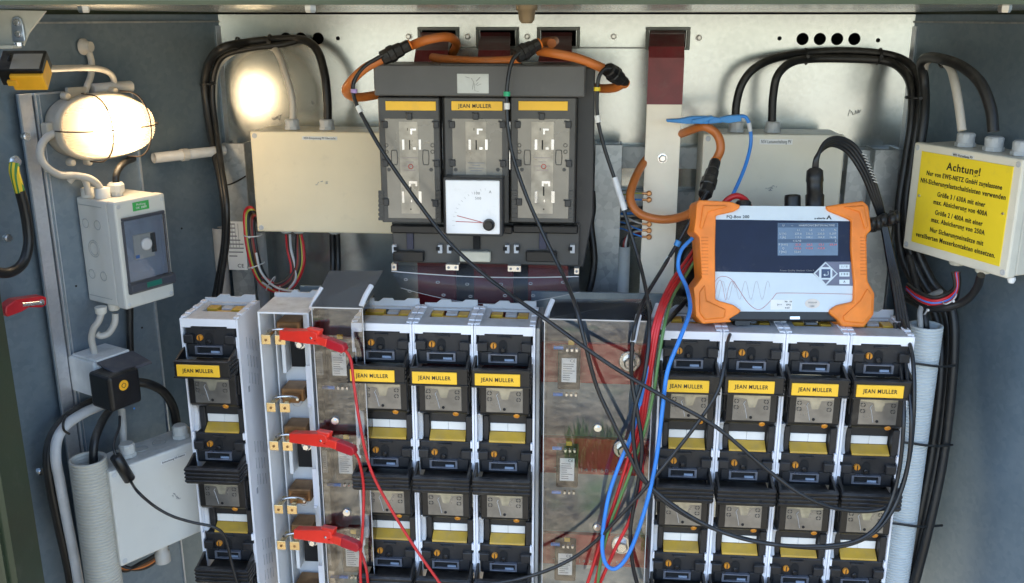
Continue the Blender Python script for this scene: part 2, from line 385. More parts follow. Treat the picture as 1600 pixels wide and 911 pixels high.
def settag(o, label, cat, group=None):
    o['label'] = label; o['category'] = cat
    if group: o['group'] = group
def thing(name, label, cat, fr, group=None):
    o = bpy.data.objects.new(name, None); COL.objects.link(o); o.empty_display_size = 0.02
    o.location = fr.O; o.rotation_euler = fr.M.to_euler(); settag(o, label, cat, group); FR[o.name] = fr; return o
def struct(o): o['kind'] = 'structure'; return o
def copytree(o, parent=None):
    c = o.copy(); COL.objects.link(c); c.parent = parent
    if o.name in FR: FR[c.name] = FR[o.name]
    for ch in list(o.children): copytree(ch, c)
    return c
def text(body, fr_at, width=None, size=0.01, m='print_black', parent=None, name='lettering', y=0.0, bold=0.0, align='CENTER', slant=0.0):
    """flat lettering in the local xz plane, centred at fr_at=(x,z), facing -y"""
    c = bpy.data.curves.new('t', 'FONT'); c.body = body; c.size = size; c.align_x = align; c.align_y = 'CENTER'; c.offset = bold; c.extrude = 0.0002; c.space_character = 1.12; c.resolution_u = 3
    o = bpy.data.objects.new('t', c); COL.objects.link(o); dg = bpy.context.evaluated_depsgraph_get()
    me = bpy.data.meshes.new_from_object(o.evaluated_get(dg)); bpy.data.objects.remove(o); bpy.data.curves.remove(c)
    xs = [v.co.x for v in me.vertices] or [0, 1]; sx = (width/(max(xs)-min(xs))) if width else 1
    for v in me.vertices:
        x, yy, zz = v.co; v.co = (fr_at[0] + x*sx, y - 0.0003 - zz, fr_at[1] + yy + slant*x*sx)
    me.materials.append(MT[m]); me.name = name
    ob = bpy.data.objects.new(name, me); COL.objects.link(ob); ob.parent = parent; return ob
def cpts(L): return [W(*p) for p in L]

# ================================================================== SETTING
def ground():
    mb = MB(); n = 2; S = 250
    mb.add([(-S, -S, 0), (S, -S, 0), (S, S, 0), (-S, S, 0)], [[0, 1, 2, 3]])
    o = mb.build('ground', ground_mat()); struct(o)
def ground_mat():
    m = bpy.data.materials.new('ground'); m.use_nodes = True; nt = m.node_tree; n = nt.nodes; L = nt.links
    b = n['Principled BSDF']; b.inputs['Roughness'].default_value = 0.9
    tc = n.new('ShaderNodeTexCoord')
    a = n.new('ShaderNodeTexNoise'); a.inputs['Scale'].default_value = 14; a.inputs['Detail'].default_value = 12; a.inputs['Roughness'].default_value = 0.75; L.new(tc.outputs['Object'], a.inputs['Vector'])
    v = n.new('ShaderNodeTexVoronoi'); v.inputs['Scale'].default_value = 28; L.new(tc.outputs['Object'], v.inputs['Vector'])
    g = n.new('ShaderNodeTexNoise'); g.inputs['Scale'].default_value = 1.6; g.inputs['Detail'].default_value = 6; L.new(tc.outputs['Object'], g.inputs['Vector'])
    m1 = n.new('ShaderNodeMix'); m1.data_type = 'RGBA'; m1.inputs[6].default_value = (0.10, 0.075, 0.045, 1); m1.inputs[7].default_value = (0.48, 0.40, 0.27, 1); ra = n.new('ShaderNodeMapRange'); ra.inputs[1].default_value = 0.36; ra.inputs[2].default_value = 0.62; L.new(a.outputs[0], ra.inputs[0]); L.new(ra.outputs[0], m1.inputs[0])
    m3 = n.new('ShaderNodeMix'); m3.data_type = 'RGBA'; m3.blend_type = 'MULTIPLY'; m3.inputs[0].default_value = 0.45; L.new(m1.outputs[2], m3.inputs[6]); bw = n.new('ShaderNodeRGBToBW'); L.new(v.outputs['Color'], bw.inputs[0]); L.new(bw.outputs[0], m3.inputs[7])
    rp = n.new('ShaderNodeMapRange'); rp.inputs[1].default_value = 0.60; rp.inputs[2].default_value = 0.68; L.new(g.outputs[0], rp.inputs[0])
    m2 = n.new('ShaderNodeMix'); m2.data_type = 'RGBA'; L.new(rp.outputs[0], m2.inputs[0]); L.new(m3.outputs[2], m2.inputs[6]); m2.inputs[7].default_value = (0.10, 0.15, 0.04, 1)
    L.new(m2.outputs[2], b.inputs['Base Color']); MT['ground'] = m; return m
ground()
def grass():
    mb = MB()
    for cx, cy, rad, n in [(0.05, -0.55, 0.13, 500), (-0.35, -0.3, 0.2, 300), (0.42, -1.5, 0.25, 260), (-0.6, -1.4, 0.3, 300), (0.3, 0.1, 0.12, 120)]:
        for i in range(n):
            a = random.uniform(0, 2*PI); r = rad*math.sqrt(random.random()); x = cx+r*math.cos(a); y = cy+r*math.sin(a)
            h = random.uniform(0.03, 0.13); b = random.uniform(0, 2*PI); lean = random.uniform(0.1, 0.6)*h
            dx, dy = math.cos(b), math.sin(b); w_ = 0.003
            p = [(x-dy*w_, y+dx*w_, 0.002), (x+dy*w_, y-dx*w_, 0.002), (x+dx*lean*.4+dy*w_*.7, y+dy*lean*.4-dx*w_*.7, h*.6), (x+dx*lean*.4-dy*w_*.7, y+dy*lean*.4+dx*w_*.7, h*.6), (x+dx*lean, y+dy*lean, h)]
            mb.add(p, [[0, 1, 2, 3], [3, 2, 4]])
    mat('grass_blade', (0.10, 0.17, 0.04), 0.6, var=0.3, vscale=5)
    o = mb.build('grass', 'grass_blade'); settag(o, 'tufts of green grass on the gravel ground before the cabinet', 'grass'); o['kind'] = 'stuff'
grass()

YB = 1.80                       # the back panel
CL = W(341, 27, YB); CRt = W(1430, 29, YB)
XL, XR = CL.x, CRt.x
ZT = 1.6; ZB = 0.45
AL, AR = R(25), R(20)
cab = thing('cabinet', 'galvanised steel cabinet shell with dark green frame around all the switchgear', 'cabinet', Fr((0, YB, 0)))
def back_panel():
    bm = bmesh.new(); edges = []
    def loop(pts):
        vs = [bm.verts.new((p[0], 0, p[1])) for p in pts]
        return [bm.edges.new((vs[i], vs[(i+1) % len(vs)])) for i in range(len(vs))]
    o = (0, YB, 0)
    edges += loop([(XL, ZB), (XR, ZB), (XR, ZT), (XL, ZT)])
    holes = []
    def rnd(px, py, rpx):
        c = W(px, py, YB); r = rpx/FPX*1.78; holes.append([(c.x+r*math.cos(t*2*PI/20), c.z+r*math.sin(t*2*PI/20)) for t in range(20)])
    for px in (1254, 1281, 1308, 1335): rnd(px, 61, 9)
    for px in (447, 470, 497): rnd(px, 60, 9)
    for px, py, r in ((1218, 60, 3.2), (1372, 63, 3.2), (528, 60, 3.2)): rnd(px, py, r)
    for x0, x1, y0, y1 in CUTS:
        a = W(x0, y0, YB); b = W(x1, y1, YB); holes.append([(a.x, a.z), (b.x, a.z), (b.x, b.z), (a.x, b.z)])
    for h in holes: edges += loop(h)
    he = edges[4:]
    r = bmesh.ops.triangle_fill(bm, use_beauty=True, use_dissolve=False, edges=edges)
    ex = bmesh.ops.extrude_edge_only(bm, edges=edges)
    bmesh.ops.translate(bm, verts=[g for g in ex['geom'] if isinstance(g, bmesh.types.BMVert)], vec=(0, 0.003, 0))
    me = bpy.data.meshes.new('back_panel'); bm.to_mesh(me); bm.free(); me.materials.append(MT['wall_steel'])
    ob = bpy.data.objects.new('back_panel', me); COL.objects.link(ob); ob.parent = cab
CUTS = [(659, 712, 47, 76), (750, 805, 47, 72), (845, 900, 47, 72), (1015, 1071, 47, 74)]
back_panel()
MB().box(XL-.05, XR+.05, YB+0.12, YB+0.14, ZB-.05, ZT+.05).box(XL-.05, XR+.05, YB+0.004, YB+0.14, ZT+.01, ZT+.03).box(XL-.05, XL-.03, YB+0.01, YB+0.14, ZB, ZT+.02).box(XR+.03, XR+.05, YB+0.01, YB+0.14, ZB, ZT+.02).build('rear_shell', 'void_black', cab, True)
# lighter upper flange sheet of the back panel, with its step
a = W(345, 26, YB); b = W(1428, 80, YB-.004)
fl = MB()
def cut_trim(x0, x1, y0, y1):
    a = W(x0-6, y0-5, YB); b = W(x1+6, y1+4, YB); t = 0.006
    m = MB(); y0_, y1_ = YB-0.008, YB-0.0005
    m.box(a.x, b.x, y0_, y1_, a.z-t, a.z, 0.001).box(a.x, b.x, y0_, y1_, b.z, b.z+t*.7, 0.001)
    m.box(a.x, a.x+t, y0_, y1_, b.z+t*.7, a.z-t, 0.001).box(b.x-t, b.x, y0_, y1_, b.z+t*.7, a.z-t, 0.001)
    m.build('cutout_trim', 'gland_edge', cab, True)
for c in CUTS: cut_trim(*c)
# shallow step line of the reinforcing plate above
m = MB(); z = W(1100, 75, YB).z
for x0, x1 in ((718, 745), (905, 1010)):
    m.box(W(x0, 75, YB).x, W(x1, 75, YB).x, YB-0.003, YB-0.0006, z-0.0015, z+0.0015)
m.build('step_edge', 'rail_steel', cab, True)
for px, py in ((639, 57), (731, 57), (824, 57), (959, 57), (1092, 59)):
    c = W(px, py, YB); MB().lathe((c.x, YB-0.001, c.z), (0, -1, 0), [(0.0062, 0), (0.0062, 0.001)], 20).lathe((c.x, YB-0.002, c.z), (0, -1, 0), [(0.0050, 0), (0.0050, 0.0035), (0.0035, 0.005)], 6, False).build('bolt', 'bolt_metal', cab, True)
# side panels
def side(sgn):
    X0 = XL if sgn < 0 else XR; A = AL if sgn < 0 else AR
    ln = 1.15; m = MB(); fr = Fr((X0, YB, 0), (PI/2 - A) + PI if sgn < 0 else -(PI/2 - A))
    # local x runs outwards towards the viewer from the corner
    if sgn < 0:
        d = Vector((-math.sin(A), -math.cos(A), 0)); nrm = Vector((math.cos(A), -math.sin(A), 0))
    else:
        d = Vector((math.sin(A), -math.cos(A), 0)); nrm = Vector((-math.cos(A), -math.sin(A), 0))
    C = Vector((X0, YB, 0))
    def slab(a0, a1, z0, z1, t0, t1, mm=m):
        v = []
        for z in (z0, z1):
            for a_, t in ((a0, t0), (a1, t0), (a1, t1), (a0, t1)): v.append(C + d*a_ + nrm*t + Vector((0, 0, z)))
        mm.add(v, [[0, 3, 2, 1], [4, 5, 6, 7], [0, 1, 5, 4], [1, 2, 6, 5], [2, 3, 7, 6], [3, 0, 4, 7]])
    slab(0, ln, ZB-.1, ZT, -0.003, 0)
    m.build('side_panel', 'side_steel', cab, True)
    m = MB(); slab(-.05, ln, ZB-.1, ZT+.03, -.012, -.006, m); m.build('light_block', 'green_paint', cab, True)  # unseen slab added outside the side panel to stop sun leaking under the roof
    m = MB(); slab(-0.001, 0.010, ZB, ZT-.02, 0.0006, 0.003, m); m.build('corner_seam', 'edge_steel', cab, True)
    m = MB(); slab(0, ln, ZT-.014, ZT-.011, 0.0004, 0.003, m); m.build('fold_edge', 'rail_steel', cab, True)
    return C, d, nrm
SL = side(-1); SR = side(1)
# roof: lip behind, underside and green front beam
zr = ZT + 0.003
xa, xb = W(-60, 20, 1.0).x, W(1660, 20, 1.0).x
m = MB(); m.add([(xa-.1, 0.98, ZT+0.0115), (xb+.1, 0.98, ZT+0.0115), (XR+.25, YB+.0, ZT+0.0035), (XL-.25, YB+.0, ZT+0.0035),
                 (xa-.1, 0.98, ZT+0.03), (xb+.1, 0.98, ZT+0.03), (XR+.25, YB+.02, ZT+0.03), (XL-.25, YB+.02, ZT+0.03)],
                [[0, 3, 2, 1], [4, 5, 6, 7], [0, 1, 5, 4], [1, 2, 6, 5], [2, 3, 7, 6], [3, 0, 4, 7]])
m.build('roof_underside', 'wall_steel', cab, True)
m = MB(); m.prismx([(0.93, ZT+0.009), (0.975, ZT+0.009), (0.975, ZT+0.09), (0.93, ZT+0.09)], xa-.3, xb+.3, 0.004)
m.build('roof_beam', 'roof_green', cab, True)
m = MB()
for px in range(330, 1600, 42):
    c = W(px, 13, 1.05); m.lathe((c.x, 1.0, ZT+0.0118), (0, 0, -1), [(0.0014, 0), (0.0012, 0.0012)], 8)
m.build('rivet_row', 'bolt_metal', cab, True)
for px, py in ((132, 23), (485, 14), (1569, 20)):
    c = W(px, py, 1.2); MB().lathe((c.x, 1.2, ZT+0.011), (0, 0, -1), [(0.0075, 0), (0.0075, 0.006), (0.006, 0.009)], 6, False).build('roof_bolt', 'bolt_metal', cab, True)
# centre stop
c = W(823, 12, 1.15); m = MB(); m.lathe((c.x, 1.15, ZT+0.010), (0, 0, -1), [(0.0125, 0), (0.0125, 0.005), (0.010, 0.006), (0.009, 0.016), (0.006, 0.020)], 24)
m.build('door_stop', 'stop_brown', cab, True)
# green frame at far left
c = W(-20, 560, 0.95); c2 = W(75, 911, 0.95)
c0 = W(30, 735, 1.02)
m = MB(); m.box(c0.x-0.30, c0.x, 0.98, 1.04, 0.3, 1.6, 0.004).box(c0.x-0.045, c0.x-0.038, 0.974, 0.981, 0.3, 1.6).box(c0.x-0.012, c0.x-0.008, 0.975, 0.981, 0.3, 1.6)
m.build('frame_post', 'green_paint', cab, True)
# handwriting on the back panel
def scribble(px, py, sc, pts, parent, name='pen_mark', m='print_grey'):
    mm = MB()
    for st in pts: mm.tube([W(px+x*sc, py+y*sc, YB-0.0012) for x, y in st], 0.0005, 4, 3)
    return mm.build(name, m, parent, True)
scribble(425, 187, 1, [[(0, -4), (2, 0), (4, 0), (5, -5)], [(6, 0), (8, -5), (10, 0)], [(9, -6), (16, -8)], [(13, -7), (12, 1)]], cab)
scribble(1325, 176, 1, [[(0, 6), (3, -5)], [(2, -3), (6, -2), (4, 1)], [(8, -1), (7, 3), (10, 2)], [(11, 3), (12, -4), (14, 2), (16, -5)], [(17, -4), (17, 1), (20, -5)]], cab)
scribble(487, 160, 1, [[(0, -3), (1, 3), (3, 0)]], cab)

# ================================================================== RAILS
def rail_v(px0, px1, ytop, ybot, Y, depth, label, group='galvanised vertical mounting rails'):
    a = W(px0, ytop, Y); b = W(px1, ytop, Y); zb = W(px0, ybot, Y).z - 0.15
    m = MB(); t = 0.003
    m.box(a.x, b.x, Y, Y+t, zb, a.z, 0.0008).box(a.x, a.x+t, Y+t, Y+depth, zb, a.z).box(b.x-t, b.x, Y+t, Y+depth, zb, a.z)
    return m.build('mounting_rail', 'rail_steel', tag=(label, 'rail', group))
rail_v(346, 381, 224, 480, 1.735, 0.05, 'vertical galvanised rail carrying the white rating plate, left of the cream box')
rail_v(930, 973, 226, 480, 1.70, 0.05, 'vertical galvanised rail between the three pole switch and the tinned bar')
rail_v(1368, 1408, 234, 480, 1.72, 0.06, 'vertical galvanised rail just left of the black cable bundle on the right')
rail_v(1326, 1362, 234, 480, 1.75, 0.04, 'vertical galvanised rail behind the looped black leads of the orange analyser')
def rail_h(px0, px1, y0, y1, Y, label):
    a = W(px0, y0, Y); b = W(px1, y0, Y); z1 = W((px0+px1)/2, y0, Y).z; z0 = W((px0+px1)/2, y1, Y).z
    m = MB(); m.box(a.x, b.x, Y, Y+0.003, z0, z1, 0.0008).box(a.x, b.x, Y+0.003, YB-0.002, z1-0.003, z1).box(a.x, b.x, Y+0.003, YB-0.002, z0, z0+0.003)
    return m.build('mounting_rail', 'rail_steel', tag=(label, 'rail', 'galvanised horizontal mounting rails'))
rail_h(385, 1412, 228, 262, 1.772, 'upper horizontal galvanised rail running behind the boxes and the tinned bar')
rail_h(385, 1412, 297, 333, 1.772, 'lower horizontal galvanised rail running behind the boxes and the tinned bar')

# ================================================================== generic parts
def screw(parent, x, y, z, r=0.003, ax=(0, -1, 0), m='bolt_metal', name='screw'):
    return MB().lathe((x, y, z), ax, [(r, 0), (r, 0.0008), (r*0.8, 0.0014)], 14).build(name, m, parent)
def gland(parent, x, y, z, r=0.010, up=1, m='gland_grey', h=0.018):
    s = up
    mb = MB()
    mb.lathe((x, y, z), (0, 0, s), [(r*1.15, 0), (r*1.15, h*.28)], 8, False)
    mb.lathe((x, y, z+s*h*.28), (0, 0, s), [(r, 0), (r, h*.40)], 20)
    mb.lathe((x, y, z+s*h*.68), (0, 0, s), [(r*1.02, 0), (r*1.02, h*.22), (r*.85, h*.34)], 10, False)
    return mb.build('cable_gland', m, parent)
def jbox(name, label, cat, fr, x0, x1, z0, z1, depth, m, group=None, lid=True):
    t = thing(name, label, cat, fr, group)
    MB().box(x0+.0015, x1-.0015, 0.018, depth, z0+.0015, z1-.0015, 0.003, 2).build('body', m, t)
    l = MB().box(x0, x1, 0, 0.0175, z0, z1, 0.003, 2).build('lid', m, t)
    q = 0.008
    for a, b in ((x0+q, z0+q), (x1-q, z0+q), (x0+q, z1-q), (x1-q, z1-q)):
        MB().lathe((a, 0.0002, b), (0, -1, 0), [(0.0045, 0), (0.0045, 0.0006), (0.003, 0.0008), (0.0028, 0.0003)], 16).build('lid_screw', 'gland_grey', l)
    return t, l
def sticker(parent, fr, x0, x1, z0, z1, y, words, m='white_label', name='sticker', tw=.9, size=None):
    s = MB().box(x0, x1, y-0.0006, y-0.0001, z0, z1).build(name, m, parent)
    if words: text(words, ((x0+x1)/2, (z0+z1)/2), (x1-x0)*tw, size or (z1-z0)*0.9, 'print_black', s, y=y-0.0006)
    return s
def cable(name, label, pts, r, m, group=None, seg=10, cat='cable', tags=()):
    mb = MB().tube(cpts(pts), r, seg)
    o = mb.build(name, m, tag=(label, cat, group))
    FR[o.name] = Fr(o.location)
    for (a, b, mm, rr) in tags:
        MB().cyl(W(*a), W(*b), rr, 12).build('marker_sleeve', mm, o, True)
    return o
def smudge(parent, fr, px, py, y, n=9, w=9, h=4):
    mb = MB()
    for i in range(n):
        x = px+random.uniform(-w, w); z = py+random.uniform(-h, h)
        p = [fr.loc(x, z, y-.0006), fr.loc(x+random.uniform(-3, 3), z+random.uniform(-2, 2), y-.0006), fr.loc(x+random.uniform(-4, 4), z+random.uniform(-2, 2), y-.0006)]
        mb.tube(p, 0.00035, 4, 2)
    return mb.build('stamp_mark', 'print_grey', parent)

# ================================================================== CREAM BOX (top left)
fr = Fr(W(402, 362, 1.655))
p1 = fr.loc(402, 205); p2 = fr.loc(640, 205); p0 = fr.loc(402, 363)
t, l = jbox('terminal_box', 'large cream terminal box with two glands on top, left of the three pole switch', 'terminal box', fr, 0, p2.x, 0, p1.z, 0.10, 'cream')
for px in (458, 512): q = fr.loc(px, 200, 0.05); gland(t, q.x, 0.045, p1.z-.001, 0.0125, 1)
for px in (448, 467, 523): q = fr.loc(px, 366, 0.05); gland(t, q.x, 0.05, 0.001, 0.010, -1, h=0.013)
a = fr.loc(472, 213); b = fr.loc(527, 219); sticker(t, fr, a.x, b.x, b.z, a.z, 0, 'NSV-Einspeisung PV Übersicht')
smudge(l, fr, 504, 286, 0)
q = fr.loc(403, 372, 0.03)
# top right box
fr = Fr(W(1090, 380, 1.655))
p1 = fr.loc(1090, 209); p2 = fr.loc(1322, 209)
t, l = jbox('terminal_box', 'beige grey terminal box with two glands on top, behind the orange analyser', 'terminal box', fr, 0, p2.x, 0, p1.z, 0.10, 'box_grey')
for px in (1149, 1206): q = fr.loc(px, 203, 0.05); gland(t, q.x, 0.045, p1.z-.001, 0.0125, 1)
a = fr.loc(1187, 217); b = fr.loc(1238, 226); sticker(t, fr, a.x, b.x, b.z, a.z, 0, 'NSV-Lastumschaltung PV')
smudge(l, fr, 1204, 294, 0)
fr = Fr(W(1098, 215, 1.653)); 

# rating plate on the left rail
fr = Fr(W(358, 422, 1.733)); t = thing('rating_plate', 'white printed rating plate with CE mark stuck on the left vertical rail', 'rating plate', fr)
a = fr.loc(357, 346); b = fr.loc(387, 422); MB().box(0, b.x, 0, 0.0012, b.z, a.z).build('plate', 'white_label', t)
mb = MB()
for i in range(9):
    z = a.z - 0.006 - i*0.0078
    mb.box(0.003, b.x*random.uniform(.45, .9), -0.0005, 0, z, z+0.0022)
for i in range(4):
    x = .006+i*.006; mb.box(x, x+.0006, -0.0006, 0, a.z-.05, a.z-.004)
mb.build('printed_rows', 'print_grey', t); text('CE', (b.x*.65, b.z+.008), None, 0.010, 'print_black', t)

# ================================================================== FUSE SWITCH STRIPS
def pole_parts(root, z0, labelled, k):
    SW = 0.0985
    # head block
    hb = MB().box(.007, .0915, .003, .035, z0-.052, z0, .0015)
    hb.box(.006, .0225, -.006, .004, z0-.026, z0-.012, .0012).box(.076, .0925, -.006, .004, z0-.026, z0-.012, .0012)
    hb.box(.011, .030, -.0015, .004, z0-.046, z0-.028, .001).box(.070, .088, -.0015, .004, z0-.046, z0-.028, .001)
    hb.box(.038, .060, -.001, .004, z0-.0055, z0-.003, .0005)
    h = hb.build('switch_head', 'head_black', root)
    arch = [(.0395, z0-.030)] + [(.0465-.007*math.cos(t*PI/8), z0-.016+.007*math.sin(t*PI/8)) for t in range(9)] + [(.0535, z0-.030)]
    MB().prism(arch, .0022, .006).build('arch_recess', 'void_black', h)
    MB().lathe((.0465, .0028, z0-.025), (0, -1, 0), [(.0045, 0), (.0045, .003), (.003, .004)], 12).build('plunger', 'black_plastic', h)
    mb = MB().lathe((.0315, .004, z0-.018), (0, -1, 0), [(.0052, 0), (.0052, .0045), (.0042, .0055)], 16)
    sc = mb.build('screw', 'orange_screw', h)
    MB().box(.0308, .0322, -.0022, -.0012, z0-.0222, z0-.0138).build('slot', 'void_black', sc)
    wb = MB(); x0, x1, za, zb = .0235, .0700, z0-.0305, z0-.0445
    wb.box(x0, x1, -.004, .003, za-.0016, za, .0003).box(x0, x1, -.004, .003, zb, zb+.0018, .0003).box(x0, x0+.0035, -.004, .003, zb+.0018, za-.0016).box(x1-.0035, x1, -.004, .003, zb+.0018, za-.0016)
    wf = wb.build('indicator_frame', 'steel_window', h)
    MB().box(x0+.0035, x1-.0035, .0005, .003, zb+.0018, za-.0016).build('indicator_glass', 'void_black', wf)
    MB().box(x0+.026, x1-.006, -.0012, .0004, zb+.0022, zb+.0055).build('indicator_flag', 'flag_blue', wf)
    # tray handle
    yf = -.038; zt = z0-.0435; zb = z0-.0715
    hd = MB()
    hd.box(.001, .0935, yf, yf+.005, zb, zt, .0012)                      # front
    hd.prismx([(yf+.004, zb), (yf+.004, zt), (.002, zt+.010), (.002, zb)], .001, .0055, .0008)
    hd.prismx([(yf+.004, zb), (yf+.004, zt), (.002, zt+.010), (.002, zb)], .0890, .0935, .0008)
    hd.box(.005, .0895, yf+.004, .002, zb, zb+.004)
    hd.box(.004, .0905, yf+.004, yf+.010, zt-.003, zt-.0005, .0005)
    for i in range(4):
        zz = zb + .003 + i*.0066
        if not labelled: hd.box(-.0002, .0948, yf-.0022, yf+.003, zz, zz+.0042, .0012)
        hd.box(-.0006, .0006, yf+.003, -.006+i*.001, zz, zz+.0040, .0004).box(.0932, .0953, yf+.001, -.006+i*.001, zz, zz+.0040, .0004)
    hn = hd.build('handle', 'black_plastic', root)
    if labelled:
        MB().box(-.0005, .0948, yf-.0020, yf+.001, zb-.0005, zb+.0020, .0005).build('handle_edge', 'black_plastic', hn)
        lb = MB().box(.006, .0775, yf-.0022, yf+.0002, zb+.0030, zt-.0055, .0006).build('name_label', 'yellow_label', hn)
        text('JEAN MULLER', (.0418, (zb+zt)/2-.0012), .052, .0088, 'print_black', lb, y=yf-.0022, bold=.00012)
    else:
        for xx in (.012, .070):
            MB().lathe((xx, yf-.0023, zb+.011), (0, -1, 0), [(.0022, 0), (.0022, .0006)], 10).build('grip_dot', 'void_black', hn)
    # fuse carrier body below
    bd = MB()
    bd.prismx([(-.012, z0-.062), (-.012, z0-.126), (-.006, z0-.132), (.025, z0-.140), (.030, z0-.062)], .010, .0905, .0012)
    bd.box(.0075, .0100, -.004, .01, z0-.112, z0-.080, .0005).box(.0905, .0930, -.004, .01, z0-.112, z0-.080, .0005)
    b = bd.build('fuse_carrier', 'black_plastic', root)
    wx0, wx1, wz0, wz1 = .0205, .0800, z0-.1235, z0-.0735
    wn_ = MB().box(wx0, wx1, -.0130, -.0115, wz0, wz1, .0004).build('inspection_window', 'window_metal', b)
    MB().prism([(wx0+.001, wz1-.012), (wx0+.001, wz1-.001), (wx1-.001, wz1-.001), (wx1-.001, wz1-.012), (.060, wz1-.014), (.056, wz1-.028), (.046, wz1-.028), (.042, wz1-.014)], -.0134, -.0128).build('fuse_view', 'window_light', wn_)
    mk = MB()
    for cx_ in (wx0+.0055, wx1-.0070):
        for cz in (wz1-.018, wz1-.028):
            for q in range(4):
                a0 = PI/4*0 + q*PI/2 + .25; pts = [(cx_+.0036*math.cos(a0+j*.27), -.0136, cz+.0026*math.sin(a0+j*.27)) for j in range(5)]
                mk.tube(pts, .00055, 4, raw=True)
    mk.build('printed_marks', 'print_black', wn_)
    MB().tube([(.040, -.0136, wz1-.018), (.0375, -.0136, wz1-.022), (.0395, -.0136, wz1-.027), (.044, -.0136, wz0+.004)], .00045, 4).build('latch_mark', 'pale_grey', wn_)
    MB().lathe((.050, -.0130, wz0+.0055), (0, -1, 0), [(.0024, 0), (.0024, .0006)], 12).build('key_hole', 'void_black', wn_)
    MB().lathe((.0695, -.0078, z0-.1295), (0, -1, -.6), [(.0050, 0), (.0050, .0022), (.003, .003)], 14).build('latch_button', 'orange_screw', b)
    # recess with marking strip and shelf
    rc = MB().box(.008, .0905, .022, .040, z0-.184, z0-.136).box(.084, .0945, .004, .022, z0-.184, z0-.140, .001).box(.0125, .0215, .014, .022, z0-.184, z0-.142, .001).build('recess', 'head_black', root)
    MB().prismx([(.002, z0-.134), (.024, z0-.136), (.024, z0-.184), (.004, z0-.182), (.010, z0-.172), (.012, z0-.155), (.009, z0-.143)], .0037, .0115, .0012).build('inner_wall', 'pale_grey', rc)
    MB().box(.0235, .0525, .0205, .0222, z0-.1705, z0-.1570, .0003).box(.0529, .0820, .0205, .0222, z0-.1705, z0-.1570, .0003).build('marking_strip', 'white_label', rc)
    MB().add([], []).prismx([(.0215, z0-.1712), (.0215, z0-.175), (.0060, z0-.1845), (.0045, z0-.1830), (.0060, z0-.1808)], .0225, .0825, .0004).build('yellow_shelf', 'yellow_part', rc)
NP = 4
def make_strip(fr, label, group):
    t = thing('fuse_strip', label, 'fuse switch', fr, group)
    H = -.014 - NP*.184; D = .107; SW = .0985; th = .0036
    # outer white frame: side walls with scalloped front edge, front band and top plate
    for sx in (0, 1):
        MB().box(0 if not sx else SW-th, th if not sx else SW, 0, D, H, 0, .0005).build('side_wall', 'white_plastic', t)
    fb = MB().box(.0037, SW-.0037, 0.0002, .004, -.0125, -.0003).box(.0037, .017, .0008, .005, -.0150, -.0125)
    fb.box(.079, SW-.0037, .0008, .005, -.0150, -.0125)
    fb.build('front_band', 'white_plastic', t)
    lips = MB()
    for k in range(NP+1):
        zz = -.014 - k*.184
        for xx in (.0037, SW-.0060):
            if k: lips.box(xx-.0006, xx+.0029, -.003, .003, zz-.008, zz+.004, .0006)
            lips.box(xx, xx+.0023, .0005, .004, zz-.052, zz-.0160, .0004)
    lips.build('frame_lip', 'white_plastic', t)
    # top plate with opening
    tp = MB(); o = (.020, .084, .042, .088)
    tp.box(.0037, SW-.0037, .0042, o[2], -.004, -.0006).box(.0037, SW-.0037, o[3], D, -.004, -.0006).box(.0037, o[0], o[2], o[3], -.004, -.0006).box(o[1], SW-.0037, o[2], o[3], -.004, -.0006)
    tpo = tp.build('top_plate', 'pale_grey', t)
    r = MB()
    for i in range(6):
        y = .006+i*.0155
        r.box(.0, .0095, y, y+.0125, -.0004, .0022+.0012*(i % 2), .0006).box(SW-.0095, SW, y, y+.0125, -.0004, .0022+.0012*(i % 2), .0006)
    r.box(.001, .0035, .004, .10, .0, .0015).box(SW-.0035, SW-.001, .004, .10, .0, .0015).build('ridge_rail', 'white_plastic', tpo)
    MB().prism([(.004, -.002), (.004, .006), (.024, .006), (.032, .012), (.048, .012), (.050, .0085), (.068, .0085), (.074, .0125), (.094, .0125), (.0945, -.002)], D-.010, D-.007, .0004).build('rear_flange', 'pale_grey', tpo)
    MB().box(o[0], o[1], o[2], o[3], -.020, -.018).build('opening_floor', 'void_black', tpo)
    yb = MB().box(o[0]+.001, .040, .062, .080, -.018, -.0015, .0005).box(.066, o[1]-.001, .056, .078, -.018, -.0015, .0005).box(.0402, .0658, .050, .062, -.018, -.0045, .0004).build('terminal_insert', 'yellow_part', tpo)
    MB().box(.0445, .0635, .068, .084, -.018, -.0030, .0005).build('terminal_cover', 'pale_grey', tpo)
    dk = MB()
    for i in range(4): dk.box(.0415+i*.0062, .0445+i*.0062, .0492, .0502, -.016, -.0052)
    dk.build('terminal_slot', 'void_black', tpo)
    # slots on the outside of the right side wall
    sl_ = MB()
    for k in range(NP):
        zz = -.014-k*.184
        for cl in range(4):
            for rw in range(3): sl_.box(SW-.0002, SW+.0004, .030+cl*.013, .0315+cl*.013, zz-.045-rw*.030-cl*.006, zz-.025-rw*.030-cl*.006)
        sl_.box(SW-.0002, SW+.0006, .022, .028, zz-.118, zz-.108)
    sl_.build('side_slot', 'slot_grey', t)
    for k in range(3): pole_parts(t, -.014-k*.184, k == 0, k)
    return t
YS = 1.40
LBL = ['closed fuse strip at the far left, standing alone beside the open strip',
       'closed fuse strip immediately right of the narrow clear cover, crossed by a red test lead',
       'middle one of the three closed fuse strips between the two clear covers',
       'closed fuse strip directly left of the wide clear cover',
       'closed fuse strip immediately right of the wide clear cover and blue lead',
       'closed fuse strip below the keyless left half of the orange analyser',
       'closed fuse strip below the keypad half of the orange analyser',
       'closed fuse strip at the far right, next to the white corrugated pipe']
GRP = 'fuse switch strips with white frames and black handles'
XS = [W(281, 508, YS).x, W(548.5, 512, YS).x, None, None, W(1032, 516, YS).x]
